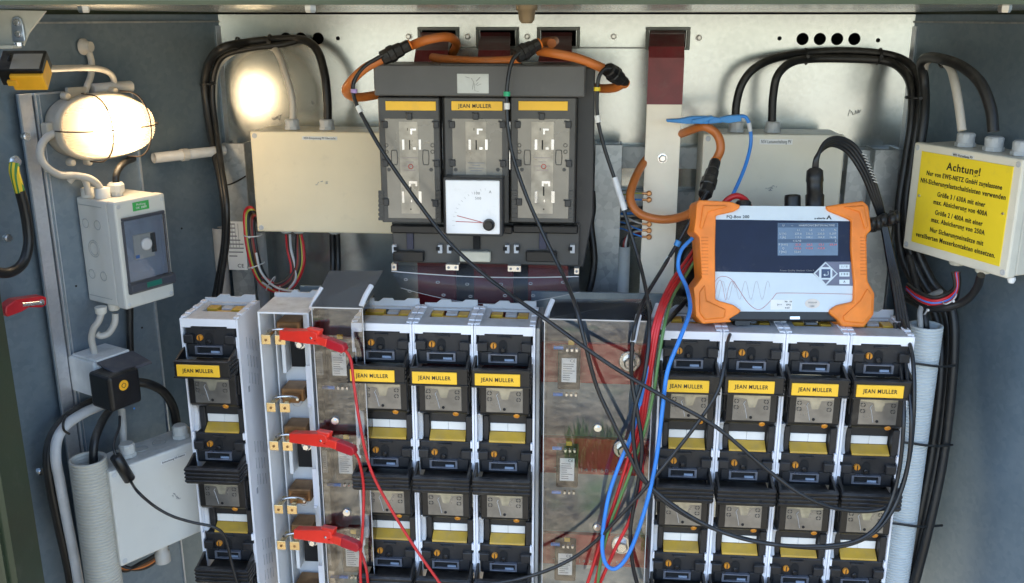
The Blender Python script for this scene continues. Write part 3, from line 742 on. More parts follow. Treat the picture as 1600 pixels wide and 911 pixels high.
x3 = W(740, 513, YS).x; stepL = (x3 - XS[1])/2
sp = [XS[0], XS[1], XS[1]+stepL, XS[1]+2*stepL]
x7 = W(1330, 522, YS).x; stepR = (x7-XS[4])/3
sp += [XS[4]+i*stepR for i in range(4)]
ZS = 1.138
proto = make_strip(Fr((sp[0], YS, ZS)), LBL[0], GRP); proto.scale = (0.96, 1, 1)
for i in range(1, 8):
    c = copytree(proto); c.location = (sp[i], YS, ZS); c['label'] = LBL[i]; c.scale = ((stepL if i < 4 else stepR)/.0985*.992, 1, 1)
    rj = random.Random(i)
    for ch in c.children:
        if ch.name.startswith('handle'):
            ch.location = (rj.uniform(-.0004, .0004), rj.uniform(-.0012, .0010), rj.uniform(-.0008, .0008))
            for g_ in ch.children:
                if g_.name.startswith('name_label'): g_.location = (rj.uniform(-.0012, .0010), -.0001, rj.uniform(-.0006, .0006))
        if ch.name.startswith('recess'):
            for g_ in ch.children:
                if g_.name.startswith('marking_strip'): g_.location = (rj.uniform(-.0006, .0006), 0, rj.uniform(-.0005, .0005))

# ================================================================== OPEN STRIP
xo = W(402, 487, YS+.012).x
fr = Fr((xo, YS+.012, W(402, 487, YS+.012).z))
op = thing('open_fuse_strip', 'open light grey fuse strip without switch heads, showing brass contacts and red clips', 'fuse switch', fr)
ow = fr.loc(482, 489).x; OH = -.62
MB().box(0, .003, 0, .095, OH, 0).box(ow-.003, ow, 0, .095, OH, 0).box(.003, ow-.003, .0, .095, -.003, 0).box(.003, ow-.003, .075, .095, OH, -.003).build('tray', 'tray_grey', op)
MB().prism([(0, 0), (0, .007), (.028, .007), (.033, .012), (.040, .012), (.042, .008), (.060, .008), (.064, .012), (ow-.004, .012), (ow, 0)], .085, .090, .0004).build('rear_flange', 'pale_grey', op)
MB().box(.0605, .0635, .040, .075, OH, -.004).box(.0635, ow-.003, .034, .075, OH, -.005, .001).build('inner_divider', 'tray_grey', op)
MB().box(.012, .0140, .040, .075, OH, -.004).build('inner_rib', 'tray_grey', op)
for k in range(3):
    zb_ = -.184*k
    for j, dz in enumerate((-.044, -.160)):
        z = zb_+dz
        cb = MB().box(.0185, .0580, .030, .070, z-.004, z+.018, .002).box(.024, .052, .018, .030, z-.002, z+.010, .001)
        cbo = cb.build('fuse_contact', 'bronze', op)
        for xx, ww in ((.0050, .0150), (.0270, .0170)):
            m = MB().box(xx, xx+ww, -.006, -.0045, z-.0085, z+.0075, .0007, 2).box(xx+ww*.3, xx+ww*.7, -.0045, .030, z+.000, z+.0055)
            mo = m.build('contact_tab', 'brass', cbo)
            MB().lathe((xx+ww*.5, -.006, z-.001), (0, -1, 0), [(.0022, 0), (.0022, .0008)], 12).build('rivet', 'bronze', mo)
        pts = [(.0140+.0200*(1-math.cos(t*PI/8)), .004+.012*math.sin(t*PI/8), z+.0105) for t in range(9)]
        MB().tube(pts, .0022, 8).build('spring_ring', 'silver', cbo)
    z = zb_-.066
    rc = MB().box(.030, .0595, .060, .0745, z-.048, z+.006).build('contact_well', 'void_black', op)
    MB().box(.019, .0255, .045, .072, z-.055, z+.010, .001).build('well_wall', 'tray_grey', rc)
    MB().lathe((.048, .060, z-.006), (0, -1, 0), [(.010, 0), (.010, .003), (.0085, .004)], 20).lathe((.048, .056, z-.006), (0, -1, 0), [(.007, 0), (.007, .006), (.005, .0075)], 6, False).build('terminal_bolt', 'silver', rc)
    MB().lathe((.042, .050, z-.102), (0, -1, 0), [(.0085, 0), (.0085, .012), (.007, .013)], 20).build('post', 'pale_grey', op)
    MB().box(.066, ow-.005, .019, .0222, z-.100, z-.030, .0006).box(.0665, .071, .017, .0192, z-.102, z-.098).build('side_cover', 'white_plastic', op)

# red crocodile clips on the open strip with their leads
def red_clip(px, py, label, lead):
    Y = YS-.014
    fr = Fr(W(px, py, Y), R(-20)); t = thing('crocodile_clip', label, 'clip', fr, 'red crocodile clips on the open strip')
    P = lambda x, y, o=0: (lambda v: (v.x, v.z))(fr.loc(px+x, py+y, o))
    MB().prism([P(0, -10), P(8, -9), P(50, -9), P(58, -5), P(60, 4), P(52, 6), P(60, 10), P(62, 13), P(40, 11), P(16, 7), P(0, 5)], -.008, .008, .002, 2).build('jaw', 'clip_red', t)
    MB().prism([P(40, -13), P(62, -9), P(60, -2), P(48, -3)], -.006, .006, .0015).build('lever', 'clip_red', t)
    MB().prism([P(56, -1), P(74, 4), P(72, 17), P(54, 11)], -.0065, .0065, .002, 2).build('boot', 'clip_red', t)
    q_ = fr.loc(px+50, py+2); MB().lathe((q_.x, -.008, q_.z), (0, -1, 0), [(.0022, 0), (.0022, .0010), (.0016, .0014)], 12).build('pivot_pin', 'silver', t)
    MB().prism([P(73, 3), P(98, 13), P(101, 22), P(96, 27), P(71, 18)], -.006, .006, .002, 2).build('sleeve', 'clip_dark', t)
    mb = MB().tube([fr.world(fr.loc(px+96, py+20))] + cpts(lead), .0024, 8)
    mb.build('lead', 'cable_red', t, True)
    return t
red_clip(441, 524, 'red crocodile clip on the highest contact of the open strip', [(548, 562, 1.35), (553, 600, 1.345), (562, 660, 1.335), (578, 730, 1.33), (608, 790, 1.33), (648, 855, 1.33), (690, 915, 1.33), (720, 960, 1.33)])
red_clip(456, 684, 'red crocodile clip on the middle contact of the open strip', [(561, 720, 1.352), (568, 760, 1.36), (567, 820, 1.35), (563, 880, 1.35), (565, 950, 1.35)])
red_clip(463, 834, 'red crocodile clip on the lowest contact of the open strip', [(566, 868, 1.355), (574, 900, 1.352), (576, 950, 1.37)])

# ================================================================== CT BAYS
def busbar(px0, px1, py0, py1, Y, label, name='busbar', words=None, m='red_sleeve'):
    a = W(px0, py0, Y); b = W(px1, py1, Y)
    o = MB().box(a.x, b.x, Y, Y+.010, b.z, a.z, .001).build(name, m, tag=(label, 'busbar', 'dark red insulated busbars'))
    FR[o.name] = Fr(o.location)
    return o
def mounted(px, py, Y, sc, label, group):
    fr = Fr(W(px, py, Y)); t = thing('current_transformer', label, 'transformer', fr, group)
    k = sc
    MB().box(-.019*k, .019*k, 0, .05, -.036*k, .034*k, .002).build('case', 'black_plastic', t)
    lb = MB().box(-.0125*k, .0125*k, -.0010, -.0001, -.022*k, .021*k, .0002).build('white_label', 'white_label', t)
    m = MB()
    for i in range(8): m.box(-.010*k, random.uniform(0, .010)*k, -.0015, -.0009, (.010-i*.004)*k, (.0112-i*.004)*k)
    m.build('printed_rows', 'print_grey', lb); text('CE', (.006*k, .0165*k), None, .007*k, 'print_black', lb, y=-.0010)
    m = MB()
    for z in (.040*k, -.044*k): m.cyl((-.026*k, -.002, z), (-.010*k, -.002, z), .0032*k, 10)
    m.build('blue_terminal', 'cable_blue', t)
    m = MB()
    for z in (.036*k, -.044*k):
        for x in (-.006, .002, .010): m.box(x*k, (x+.005)*k, -.004, .002, z-.003*k, z+.003*k, .0008)
    m.build('terminal_screw', 'silver', t)
    MB().box(-.002*k, .008*k, 0, .004, .044*k, .052*k, .0005).build('yellow_tab', 'yellow_part', t)
    return t
def bay_bolt(px, py, Y, r, label, grp):
    c = W(px, py, Y)
    o = MB().lathe(c, (0, -1, 0), [(r, 0), (r, .003), (r*.9, .004)], 24).lathe(c+Vector((0, -.004, 0)), (0, -1, 0), [(r*.62, 0), (r*.62, .008), (r*.45, .010)], 6, False).build('bolt', 'silver', tag=(label, 'bolt', grp))
    return o
# base plates
def plate(px0, px1, Y, name, label):
    a = W(px0, 480, Y); b = W(px1, 480, Y)
    MB().box(a.x, b.x, Y, Y+.004, .45, 1.15, .001).build(name, 'side_steel', tag=(label, 'plate'))
plate(470, 575, 1.56, 'base_plate', 'steel base plate deep behind the narrow clear cover')
plate(830, 1040, 1.56, 'base_plate', 'steel base plate deep behind the wide clear cover')
pos = ['top', 'middle', 'lowest']
for i, (y0, y1) in enumerate(((535, 602), (683, 745), (833, 888))):
    b = busbar(846, 1014, y0, y1, 1.475, 'dark red insulated busbar, %s of three behind the wide clear cover' % pos[i], m='red_sleeve_light')
    if i: text('TH 5   14 M 50 x 5   41', ((W(930, 800, 1.475).x-b.location.x), 0.008), .14, .009, 'print_grey', b, y=-.005)
    busbar(487, 570, y0-8, y1-45, 1.475, 'dark red insulated busbar, %s of three behind the narrow clear cover' % pos[i], m='red_sleeve')
for i, (px, py) in enumerate(((889, 578), (886, 733), (883, 881))):
    mounted(px, py, 1.445, .95, 'black current transformer with white label, %s of three behind the wide clear cover' % pos[i], 'current transformers behind clear covers')
for i, (px, py) in enumerate(((530, 568), (540, 722), (551, 868))):
    mounted(px, py, 1.445, .95, 'black current transformer with white label, %s of three behind the narrow clear cover' % pos[i], 'current transformers behind clear covers')
for i, (px, py) in enumerate(((984, 564), (974, 700), (971, 850))):
    bay_bolt(px, py, 1.472, .018, 'large silver bolt on the %s red busbar behind the wide clear cover' % pos[i], 'bolts on the busbars')
# dark strap shapes beside bolts
def cover(px0, px1, ytop, yback, label, screws, tabs, xback=(0, 0), mtop='clear_shelf'):
    Y = 1.383
    fr = Fr((W(px0, ytop, Y).x, Y, W(px0, ytop, Y).z)); t = thing('clear_cover', label, 'cover', fr)
    x1 = fr.loc(px1, ytop).x; th = .0018; H = -.60
    MB().box(0, x1, 0, th, H, 0).build('front_sheet', 'clear_cover', t)
    MB().box(0, th, th, .085, H, -.002).box(x1-th, x1, th, .085, H, -.002).build('side_sheet', 'clear_cover', t)
    a = fr.loc(px0+xback[0], yback, .06); b = fr.loc(px1+xback[1], yback, .06)
    MB().add([(0, 0, 0), (x1, 0, 0), (b.x, .06, b.z), (a.x, .06, a.z), (0, 0, .0015), (x1, 0, .0015), (b.x, .06, b.z+.0015), (a.x, .06, a.z+.0015)], [[0, 3, 2, 1], [4, 5, 6, 7], [0, 1, 5, 4], [1, 2, 6, 5], [2, 3, 7, 6], [3, 0, 4, 7]]).build('top_sheet', mtop, t)
    MB().box(0, x1, -.0006, .0008, -.0012, .0006).box(-.0006, .0006, -.0006, .0008, H, 0).box(x1-.0006, x1+.0006, -.0006, .0008, H, 0).build('bright_edge', 'edge_clear', t)
    m = MB()
    for (tx, ty) in tabs:
        q = fr.loc(tx, ty, .01); m.tube([(q.x, .002, q.z-.006), (q.x+.004, .016, q.z+.006), (q.x+.010, .032, q.z+.018)], .0042, 8)
    m.build('corner_clip', 'white_plastic', t)
    for sx, sy in screws:
        q = fr.loc(sx, sy)
        s = MB().lathe((q.x, 0, q.z), (0, -1, 0), [(.0072, 0), (.0072, .0015), (.006, .003)], 20).lathe((q.x, -.003, q.z), (0, -1, 0), [(.0035, 0), (.0035, .003)], 6, False).build('cover_screw', 'silver', t)
    return t
cover(851, 1024, 498, 468, 'wide clear plastic cover over red busbars in the middle, reflecting the ground', [(934, 668), (933, 823)], [(852, 493), (1018, 500)], (8, -8))
cover(487, 566, 480, 424, 'narrow clear plastic cover between the open strip and the trio of strips', [(524, 657), (542, 800)], [(488, 474), (566, 470)], (28, 32), 'brown_cover')

# dark vertical channel right of the trio
xq = W(838, 500, 1.41).x
MB().box(xq, xq+.006, 1.405, 1.52, .5, 1.135, .001).build('channel', 'conduit_grey', tag=('slim grey vertical channel between the trio of strips and the wide clear cover', 'channel'))

# ================================================================== THREE POLE SWITCH
YW = 1.50
fr = Fr(W(583, 415, YW)); br = thing('fuse_switch_disconnector', 'big dark grey three pole fuse switch with yellow labels and clear windows', 'switch', fr)
L = lambda x, y, o=0: fr.loc(x, y, o)
def bx(px0, px1, py0, py1, y0, y1, bev=.001, mb=None, ref=None):
    o = y0 if ref is None else ref
    a = L(px0, py0, o); b = L(px1, py1, o); return (mb or MB()).box(a.x, b.x, y0, y1, b.z, a.z, bev)
bx(583, 914, 101, 152, -.006, .10, .002).build('top_cover', 'breaker_top', br)
MB().box(L(688, 101).x, L(815, 101).x, -.004, .02, L(700, 101).z-.001, L(700, 101).z+.0022, .001).build('cover_latch', 'black_plastic', br)
bx(590, 900, 150, 350, .030, .20, .002).build('housing', 'black_plastic', br)
a = L(900, 104, .06); b = L(927, 350, .06); c2 = L(912, 414, .06)
MB().prism([(a.x-.01, a.z), (b.x-.003, a.z), (b.x, b.z+.02), (b.x-.003, b.z), (c2.x, c2.z), (a.x-.01, c2.z)], .045, .20, .002).build('side_body', 'breaker_side', br)
bx(612, 905, 345, 416, .035, .19, .002).build('terminal_block', 'breaker_grey', br)
mods = [(590, 690), (693, 795), (798, 897)]
for i, (x0, x1) in enumerate(mods):
    mo = bx(x0, x1, 152, 349, 0, .045, .0015).build('pole_cover', 'breaker_grey', br)
    cx = (x0+x1)/2
    lb = bx(x0+12, x1-10 if i else x1-9, 158, 173, -.0018, .0002, .0005).build('name_label', 'yellow_label', mo)
    if i == 1:
        q = L(742, 165.5); text('JEAN MULLER', (q.x, q.z-.0002), L(768, 165).x-L(716, 165).x, .0082, 'print_black', lb, y=-.0018, bold=.00012)
    # framed clear window
    wx0, wx1, wy0, wy1 = x0+11, x1-9, 185, 342 if i != 1 else 282
    if i == 1: wx0 += 2; wx1 -= 1
    bx(wx0, wx1, wy0, wy1, -.0008, .001, .0005).build('window_pane', 'window_panel', mo)
    inn = MB(); bx(cx-17, cx+16, wy0+5, wy1-8, -.0012, -.0004, 0, inn); io = inn.build('window_inner', 'window_inner', mo)
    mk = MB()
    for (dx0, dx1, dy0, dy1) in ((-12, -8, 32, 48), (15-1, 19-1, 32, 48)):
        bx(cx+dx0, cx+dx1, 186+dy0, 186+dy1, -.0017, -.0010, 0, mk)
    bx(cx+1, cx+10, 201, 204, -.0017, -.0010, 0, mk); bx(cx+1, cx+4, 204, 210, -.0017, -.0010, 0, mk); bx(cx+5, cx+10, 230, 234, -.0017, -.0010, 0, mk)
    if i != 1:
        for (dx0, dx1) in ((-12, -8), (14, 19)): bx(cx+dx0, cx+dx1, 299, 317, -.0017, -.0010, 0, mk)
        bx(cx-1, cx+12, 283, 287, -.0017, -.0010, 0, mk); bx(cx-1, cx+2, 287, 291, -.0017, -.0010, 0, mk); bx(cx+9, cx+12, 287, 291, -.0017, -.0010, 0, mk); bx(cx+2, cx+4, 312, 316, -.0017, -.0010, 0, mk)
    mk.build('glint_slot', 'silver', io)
    mk = MB(); bx(cx-1, cx+1, 219, 234, -.0018, -.0010, 0, mk); bx(cx-4, cx-3, 200, 204, -.0018, -.001, 0, mk)
    if i != 1:
        bx(cx+1, cx+3, 292, 306, -.0018, -.0010, 0, mk); bx(cx+1, cx+3, 326, 328, -.0018, -.0010, 0, mk)
    mk.build('dark_slot', 'void_black', io)
    q0 = 246 if i != 1 else 254
    pr = MB()
    for j in range(4 if i != 1 else 4):
        yy = q0 + j*(6.5 if i != 1 else 4); ww = (13, 6, 12, 9)[j]; bx(cx-ww, cx+ww, yy, yy+1.6, -.0018, -.001, 0, pr)
    pr.build('printed_rows', 'print_grey' if i == 1 else 'print_pale', io)
    if i != 1:
        c = L(cx+2, 260); MB().tube([(c.x+.0035*math.cos(t), -.0016, c.z+.0035*math.sin(t)) for t in [k*2*PI/12 for k in range(12)]], .0006, 5, closed=True, sub=2).build('red_mark', 'print_red', io)
    # oval and round openings in the pane
    hl = MB()
    for sgn in (-1, 1):
        c = L(cx+sgn*24.5+1, 246)
        if i != 1: hl.tube([(c.x+.005*math.cos(t), -.0012, c.z+.0115*max(-.62, min(.62, math.sin(t)))/.62*1.0) for t in [k*2*PI/20 for k in range(20)]], .0006, 5, closed=True, sub=2)
        for yy in (227, 237):
            c = L(cx+sgn*36+(0), yy)
            if i != 1: hl.tube([(c.x+.0027*math.cos(t), -.0012, c.z+.0027*math.sin(t)) for t in [k*2*PI/12 for k in range(12)]], .0005, 5, closed=True, sub=2)
        c = L(cx+sgn*33+1, 265); hl.lathe((c.x, -.0008, c.z), (0, -1, 0), [(.003, 0), (.003, .0006)], 12)
    hl.build('punched_opening', 'breaker_grey', mo)
    cl = MB()
    for (px, py) in ((cx-1, 182), (wx0, 195), (wx1, 195), (wx0+1, 255), (wx1+1, 256), (wx0+2, 316), (wx1-1, 318)):
        if i == 1 and py > 280: continue
        bx(px-4.5, px+4.5, py-5.5, py+5.5, -.004, .001, .001, cl); bx(px-6.5, px-3, py-6.5, py-3.5, -.002, .001, .0005, cl)
    cl.build('pane_clip', 'breaker_side', mo)
    if i != 1:
        for xa1, xb1 in ((x0+1, x0+10), (x1-8, x1-1)):
            rb = MB(); bx(xa1, xb1, 298, 344, -.0008, .001, .0002, rb)
            for yy in range(298, 346, 7): bx(xa1, xb1, yy, yy+4.5, -.0015, .001, .0004, rb)
            rb.build('grip_rib', 'breaker_grey', mo)
    # lower terminal detail
    tb = MB()
    xm0, xm1 = x0+20 if i == 0 else x0+3, x1+2
    bx(xm0, xm1+4, 352, 366, .020, .040, .002, tb); tb.build('shadow_bar', 'black_plastic', br)
    bx(cx-5, cx+6, 364, 390, .030, .036, .0005).build('blade_slot', 'void_black' if i == 1 else 'navy_slot', br)
    bx(cx-26, cx+22, 393, 410, .024, .037, .0015).build('marker_holder', 'marker_white' if i == 1 else 'black_plastic', br)
    cp = MB()
    for sx in (x0+(25 if i == 0 else 8), x1-3): bx(sx-3, sx+4, 383, 396, .026, .036, .0005, cp)
    cpo = cp.build('side_clip', 'pale_grey', br)
    cp = MB()
    for sx in (x0+(28 if i == 0 else 11), x1-6): bx(sx-3, sx+3, 386, 392, .0245, .027, .0003, cp)
    cp.build('clip_hole', 'void_black', cpo)
for xx in (691.5, 796.5):
    bx(xx-1, xx+1, 190, 265, -.001, .004, .0003).build('joint_rail', 'silver', br)
# diagram sticker on the top cover
s = bx(714, 764, 115, 146, -.0072, -.0055, .0006, None, -.006).build('diagram_sticker', 'sticker_grey', br)
dm = MB()
def pl(pts, r=.00035): dm.tube([(lambda v: (v.x, v.y, v.z))(L(x, y, -.0075)) for x, y in pts], r, 4, raw=True)
pl([(736, 122), (740, 128), (738, 140)]); pl([(747, 129), (743, 133)], .0004); pl([(750, 121), (744, 127)], .0006); pl([(727, 120), (734, 122)]); pl([(741, 130), (742, 142), (748, 143)]); pl([(745, 134), (752, 131)])
dm.build('diagram_lines', 'print_grey', s)
# ammeter
am = bx(692, 786, 277, 370, -.030, .0, .002, None, -.030).build('ammeter_case', 'breaker_side', br)
fc = bx(696, 781, 281, 366, -.0322, -.0290, .0012, None, -.030).build('ammeter_face', 'meter_white', am)
LL = lambda x, y: (lambda v: (v.x, v.y, v.z))(L(x, y, -.0326))
MB().tube([LL(712, 346), LL(755, 348)], .0006, 4, raw=True).tube([LL(714, 337), LL(752, 347)], .0006, 4, raw=True).build('pointer', 'print_red', fc)
q = L(764, 351, -.032); kb = MB().lathe((q.x, -.0322, q.z), (0, -1, 0), [(.0095, 0), (.0095, .003), (.0075, .010), (.006, .011)], 22).build('knob', 'black_plastic', fc)
q = L(745, 302, -.032); text('100', (q.x, q.z), None, .006, 'print_grey', fc, y=-.0322); q = L(747, 310, -.032); text('500', (q.x, q.z), None, .006, 'print_grey', fc, y=-.0322)
q = L(766, 300, -.032); text('A', (q.x, q.z), None, .006, 'print_grey', fc, y=-.0322)
sc_ = MB()
for k in range(13):
    a_ = R(182 - k*7.2); c = L(764, 351, -.032); r0, r1 = .054, .058
    sc_.tube([(c.x+r0*math.cos(a_), -.0326, c.z+r0*math.sin(a_)), (c.x+r1*math.cos(a_), -.0326, c.z+r1*math.sin(a_))], .00015, 4, raw=True)
sc_.build('scale_ticks', 'print_grey', fc)

# curved clear deflector below the switch, with its two brackets
fr2 = Fr(W(612, 440, 1.50)); df = thing('clear_deflector', 'curved clear plastic strip with punched holes hanging under the three pole switch', 'cover', fr2)
def L2(x, y, o=0): return fr2.loc(x, y, o)
mb = MB(); N = 16; top = []; mid = []; bot = []
for i in range(N+1):
    t_ = i/N; x = 612+t_*(904-612)
    top.append(L2(x+10*(1-t_)-4*t_, 414+6*t_, .035)); mid.append(L2(x, 424+8*t_+5*math.sin(PI*t_), 0)); bot.append(L2(x+14*(1-t_)+2*t_, 450+6*t_+22*math.sin(PI*t_), .02))
vs = top+mid+bot; n1 = N+1; fs = []
for i in range(N): fs += [[i, i+1, n1+i+1, n1+i], [n1+i, n1+i+1, 2*n1+i+1, 2*n1+i]]
k = len(vs); vs2 = vs+[v+Vector((0, .0015, -.0005)) for v in vs]; fs2 = fs+[[a+k for a in f][::-1] for f in fs]
mb.add(vs2, fs2, True).build('sheet', 'clear_shelf', df)
MB().tube(mid, .0010, 5, raw=True).tube(bot, .0005, 4, raw=True).build('bright_edge', 'edge_clear', df)
hm = MB()
for (x, y) in ((634, 437), (640, 455), (684, 441), (693, 461), (730, 444), (735, 463), (783, 444), (789, 462), (829, 443), (833, 462), (880, 441)):
    q = L2(x, y, .006); hm.tube([(q.x+.0028*math.cos(t), q.y, q.z+.0018*math.sin(t)) for t in [j*2*PI/10 for j in range(10)]], .0005, 4, closed=True, sub=2)
hm.build('punched_hole', 'edge_clear', df)
for (x0, x1, y0, y1) in ((696, 717, 413, 423), (793, 814, 415, 425), (611, 620, 412, 423), (897, 905, 419, 429)):
    a = L2(x0, y0, -.003); b = L2(x1, y1, -.003); bo = MB().box(a.x, b.x, -.003, .010, b.z, a.z, .0006).build('bracket', 'silver', df)
    for xx in ((x0+5, x1-5) if x1-x0 > 12 else ((x0+x1)/2,)):
        q = L2(xx, (y0+y1)/2, -.003); MB().lathe((q.x, -.003, q.z), (0, -1, 0), [(.0022, 0), (.0022, .001)], 10).build('bracket_screw', 'print_grey', bo)
for i, (x0, x1) in enumerate(((652, 712), (740, 802), (825, 888))):
    a = W(x0, 415, 1.60); b = W(x1, 415, 1.60)
    MB().box(a.x, b.x, 1.60, 1.61, .95, a.z+.03, .001).build('busbar', 'red_sleeve', tag=('dark red insulated busbar dropping below the three pole switch, %s of three' % ['left', 'middle', 'right'][i], 'busbar', 'dark red insulated busbars'))
a = W(700, 415, 1.66); b = W(890, 415, 1.66); MB().box(a.x, b.x, 1.66, 1.664, .95, a.z+.02).build('shadow_plate', 'slate_flap', tag=('dark sheet added as the shade between and behind the three dropping red busbars', 'plate'))  # dark sheet standing in for the shaded gap between the bars

# ================================================================== UPPER INSULATED BARS
def topbar(x0t, x1t, x0b, x1b, yb, Yb, label, name='insulated_bar'):
    a = W((x0t+x1t)/2, 56, YB); wv = W(x1t, 56, YB).x - W(x0t, 56, YB).x
    c = W((x0b+x1b)/2, yb, Yb)
    pts = [Vector((a.x, YB+.06, a.z-.004)), Vector((a.x, YB+.0, a.z-.001)), Vector((a.x, YB-.02, a.z)), Vector(((a.x*.8+c.x*.2), YB-.035, a.z-.006)), Vector(((a.x*.5+c.x*.5), (YB-.045)*.55+Yb*.45, a.z*.6+c.z*.4)), Vector((c.x, Yb+.012, c.z+.012)), Vector((c.x, Yb, c.z)), Vector((c.x, Yb, c.z-.03))]
    return MB().strip(pts, (wv, 0, 0), .013).build(name, 'red_sleeve', tag=(label, 'busbar', 'dark red sleeved bars coming through the wall cutouts'))
tb = topbar(660, 706, 646, 701, 97, 1.60, 'dark red sleeved bar from the left wall cutout into the switch')
topbar(752, 797, 744, 799, 97, 1.60, 'dark red sleeved bar from the middle wall cutout into the switch')
topbar(847, 893, 840, 895, 97, 1.60, 'dark red sleeved bar from the right wall cutout into the switch')
# the fourth: sleeved then bare tinned bar
Y4 = 1.655
fr = Fr(W(1037, 480, Y4)); t4 = thing('neutral_bar', 'long flat tinned bar with dark red sleeve at its top, right of the middle', 'busbar', fr)
a = W(1012, 165, Y4); b = W(1064, 165, Y4)
ctr = (a.x+b.x)/2; wd = W(1064, 300, Y4).x - W(1010, 300, Y4).x
MB().box(ctr-wd/2, ctr+wd/2, Y4, Y4+.008, .93, W(1037, 158, Y4).z, .0008).build('bare_bar', 'tinned_bar', t4, True)
aa = W(1042, 54, YB); z165 = W(1037, 163, Y4).z; z85 = W(1037, 85, Y4).z
m = MB(); m.strip([Vector((aa.x, YB+.06, aa.z-.002)), Vector((aa.x, YB-.01, aa.z)), Vector((aa.x, YB-.03, aa.z-.004)), Vector(((aa.x+ctr)/2, (YB+Y4)/2, (aa.z+z85)/2+.01)), Vector((ctr, Y4+.012, z85+.006)), Vector((ctr, Y4+.004, z85-.006)), Vector((ctr, Y4+.004, z165))], (wd*1.0, 0, 0), .014)
m.build('sleeve', 'red_sleeve', t4, True)
q = W(1035, 247, Y4); MB().lathe(q, (0, -1, 0), [(.0085, 0), (.0085, .002)], 20).lathe(q+Vector((0, -.002, 0)), (0, -1, 0), [(.0068, 0), (.0068, .005), (.005, .0062)], 6, False).build('bolt', 'silver', t4, True)
wc = [('cable_yg', 302), ('cable_blue', 312), ('cable_white', 350), ('cable_blue', 360), ('cable_blue', 370)]
for i, (mm, yy) in enumerate(wc):
    q = W(1014, yy, Y4-.001); lg = MB().lathe(q, (0, -1, 0), [(.0048, 0), (.0048, .003), (.003, .004)], 14).cyl(q+Vector((-.012, -.002, 0)), q+Vector((-.003, -.002, 0)), .002, 8).build('copper_lug', 'copper', t4, True)
    MB().tube(cpts([(1004, yy, Y4-.002), (992, yy+(0 if i < 2 else -4), 1.66), (975, yy+(2 if i < 2 else -12), 1.69), (960, yy+(2 if i < 2 else -14), 1.72)]), .0016, 6).build('earth_wire', mm, lg, True)

# ================================================================== ROGOWSKI COILS
def coupler(t, p0, p1, r=.0115):
    p0 = W(*p0); p1 = W(*p1); d = p1-p0; l = d.length
    m = MB().lathe(p0, d, [(r*.85, 0), (r, l*.04), (r, l*.25), (r*1.15, l*.27), (r*1.15, l*.45), (r, l*.48), (r*.95, l*.7), (r*.80, l*.75), (r*.8, l*.96), (r*.7, l)], 10, False)
    return m.build('coupler', 'black_plastic', t, True)
def coil(label, segs, coup, Lead, tags, ring=None):
    fr = Fr(W(*segs[0][0])); t = thing('current_coil', label, 'current sensor', fr, 'orange flexible current coils with black couplers')
    m = MB()
    for s in segs: m.tube(cpts(s), .0072, 12)
    m.build('orange_loop', 'orange_coil', t, True)
    for c in coup:
        co = coupler(t, c[0], c[1]); p = W(*c[1]); d = (W(*c[1])-W(*c[0])).normalized()
        MB().lathe(p+d*.0002, d, [(.0082, 0), (.0082, .002)], 14).build('coupler_ring', 'orange_rubber', co, True)
    ld = MB().tube(cpts(Lead), .0031, 8).build('lead', 'lead_black', t, True)
    for (a, b, mm, rr) in tags: MB().cyl(W(*a), W(*b), rr, 12).build('marker_sleeve', mm, ld, True)
    return t
coil('orange current coil looped round the left red bar, its coupler at the upper left',
     [[(636, 74, 1.53), (668, 62, 1.51), (700, 58, 1.53), (713, 68, 1.58), (706, 84, 1.63), (690, 92, 1.66)], [(598, 92, 1.50), (570, 107, 1.49), (548, 128, 1.49), (541, 143, 1.51), (556, 152, 1.54), (590, 148, 1.57), (620, 140, 1.60)]],
     [((596, 92, 1.50), (640, 70, 1.51))],
     [(598, 86, 1.49), (570, 104, 1.485), (553, 128, 1.48), (554, 155, 1.475), (571, 190, 1.465), (600, 240, 1.455), (650, 312, 1.45), (705, 382, 1.44), (770, 440, 1.42), (860, 504, 1.36), (950, 568, 1.335), (1040, 622, 1.32), (1120, 668, 1.32), (1200, 735, 1.32), (1262, 778, 1.32), (1320, 797, 1.33), (1375, 796, 1.34), (1402, 775, 1.345), (1420, 720, 1.35), (1428, 640, 1.35), (1426, 560, 1.38), (1410, 500, 1.45)],
     [((553, 139, 1.478), (553, 145, 1.478), 'tag_purple', .005), ((559, 166, 1.4725), (564, 176, 1.4695), 'white_label', .0042)])
coil('orange current coil passing in front of the middle red bar, its coupler above the switch',
     [[(676, 90, 1.60), (700, 93, 1.56), (745, 96, 1.525), (790, 95, 1.51), (812, 92, 1.50)], [(862, 68, 1.53), (866, 64, 1.57), (850, 66, 1.60)]],
     [((806, 88, 1.485), (842, 68, 1.50))],
     [(812, 82, 1.475), (802, 92, 1.470), (796, 110, 1.468), (792, 140, 1.465), (792, 170, 1.462), (795, 210, 1.458), (803, 250, 1.455), (824, 310, 1.45), (850, 368, 1.445), (880, 430, 1.42), (900, 480, 1.365), (915, 540, 1.345), (933, 606, 1.34), (960, 665, 1.335), (985, 715, 1.33), (1005, 750, 1.325), (1050, 792, 1.32), (1120, 828, 1.32), (1200, 849, 1.32), (1290, 856, 1.32), (1350, 842, 1.325), (1390, 805, 1.33), (1416, 740, 1.34), (1424, 660, 1.345), (1418, 590, 1.38), (1405, 505, 1.45)],
     [((792, 143, 1.4645), (792, 150, 1.4645), 'tag_green', .0052), ((792, 161, 1.4627), (792, 171, 1.462), 'white_label', .0045)])
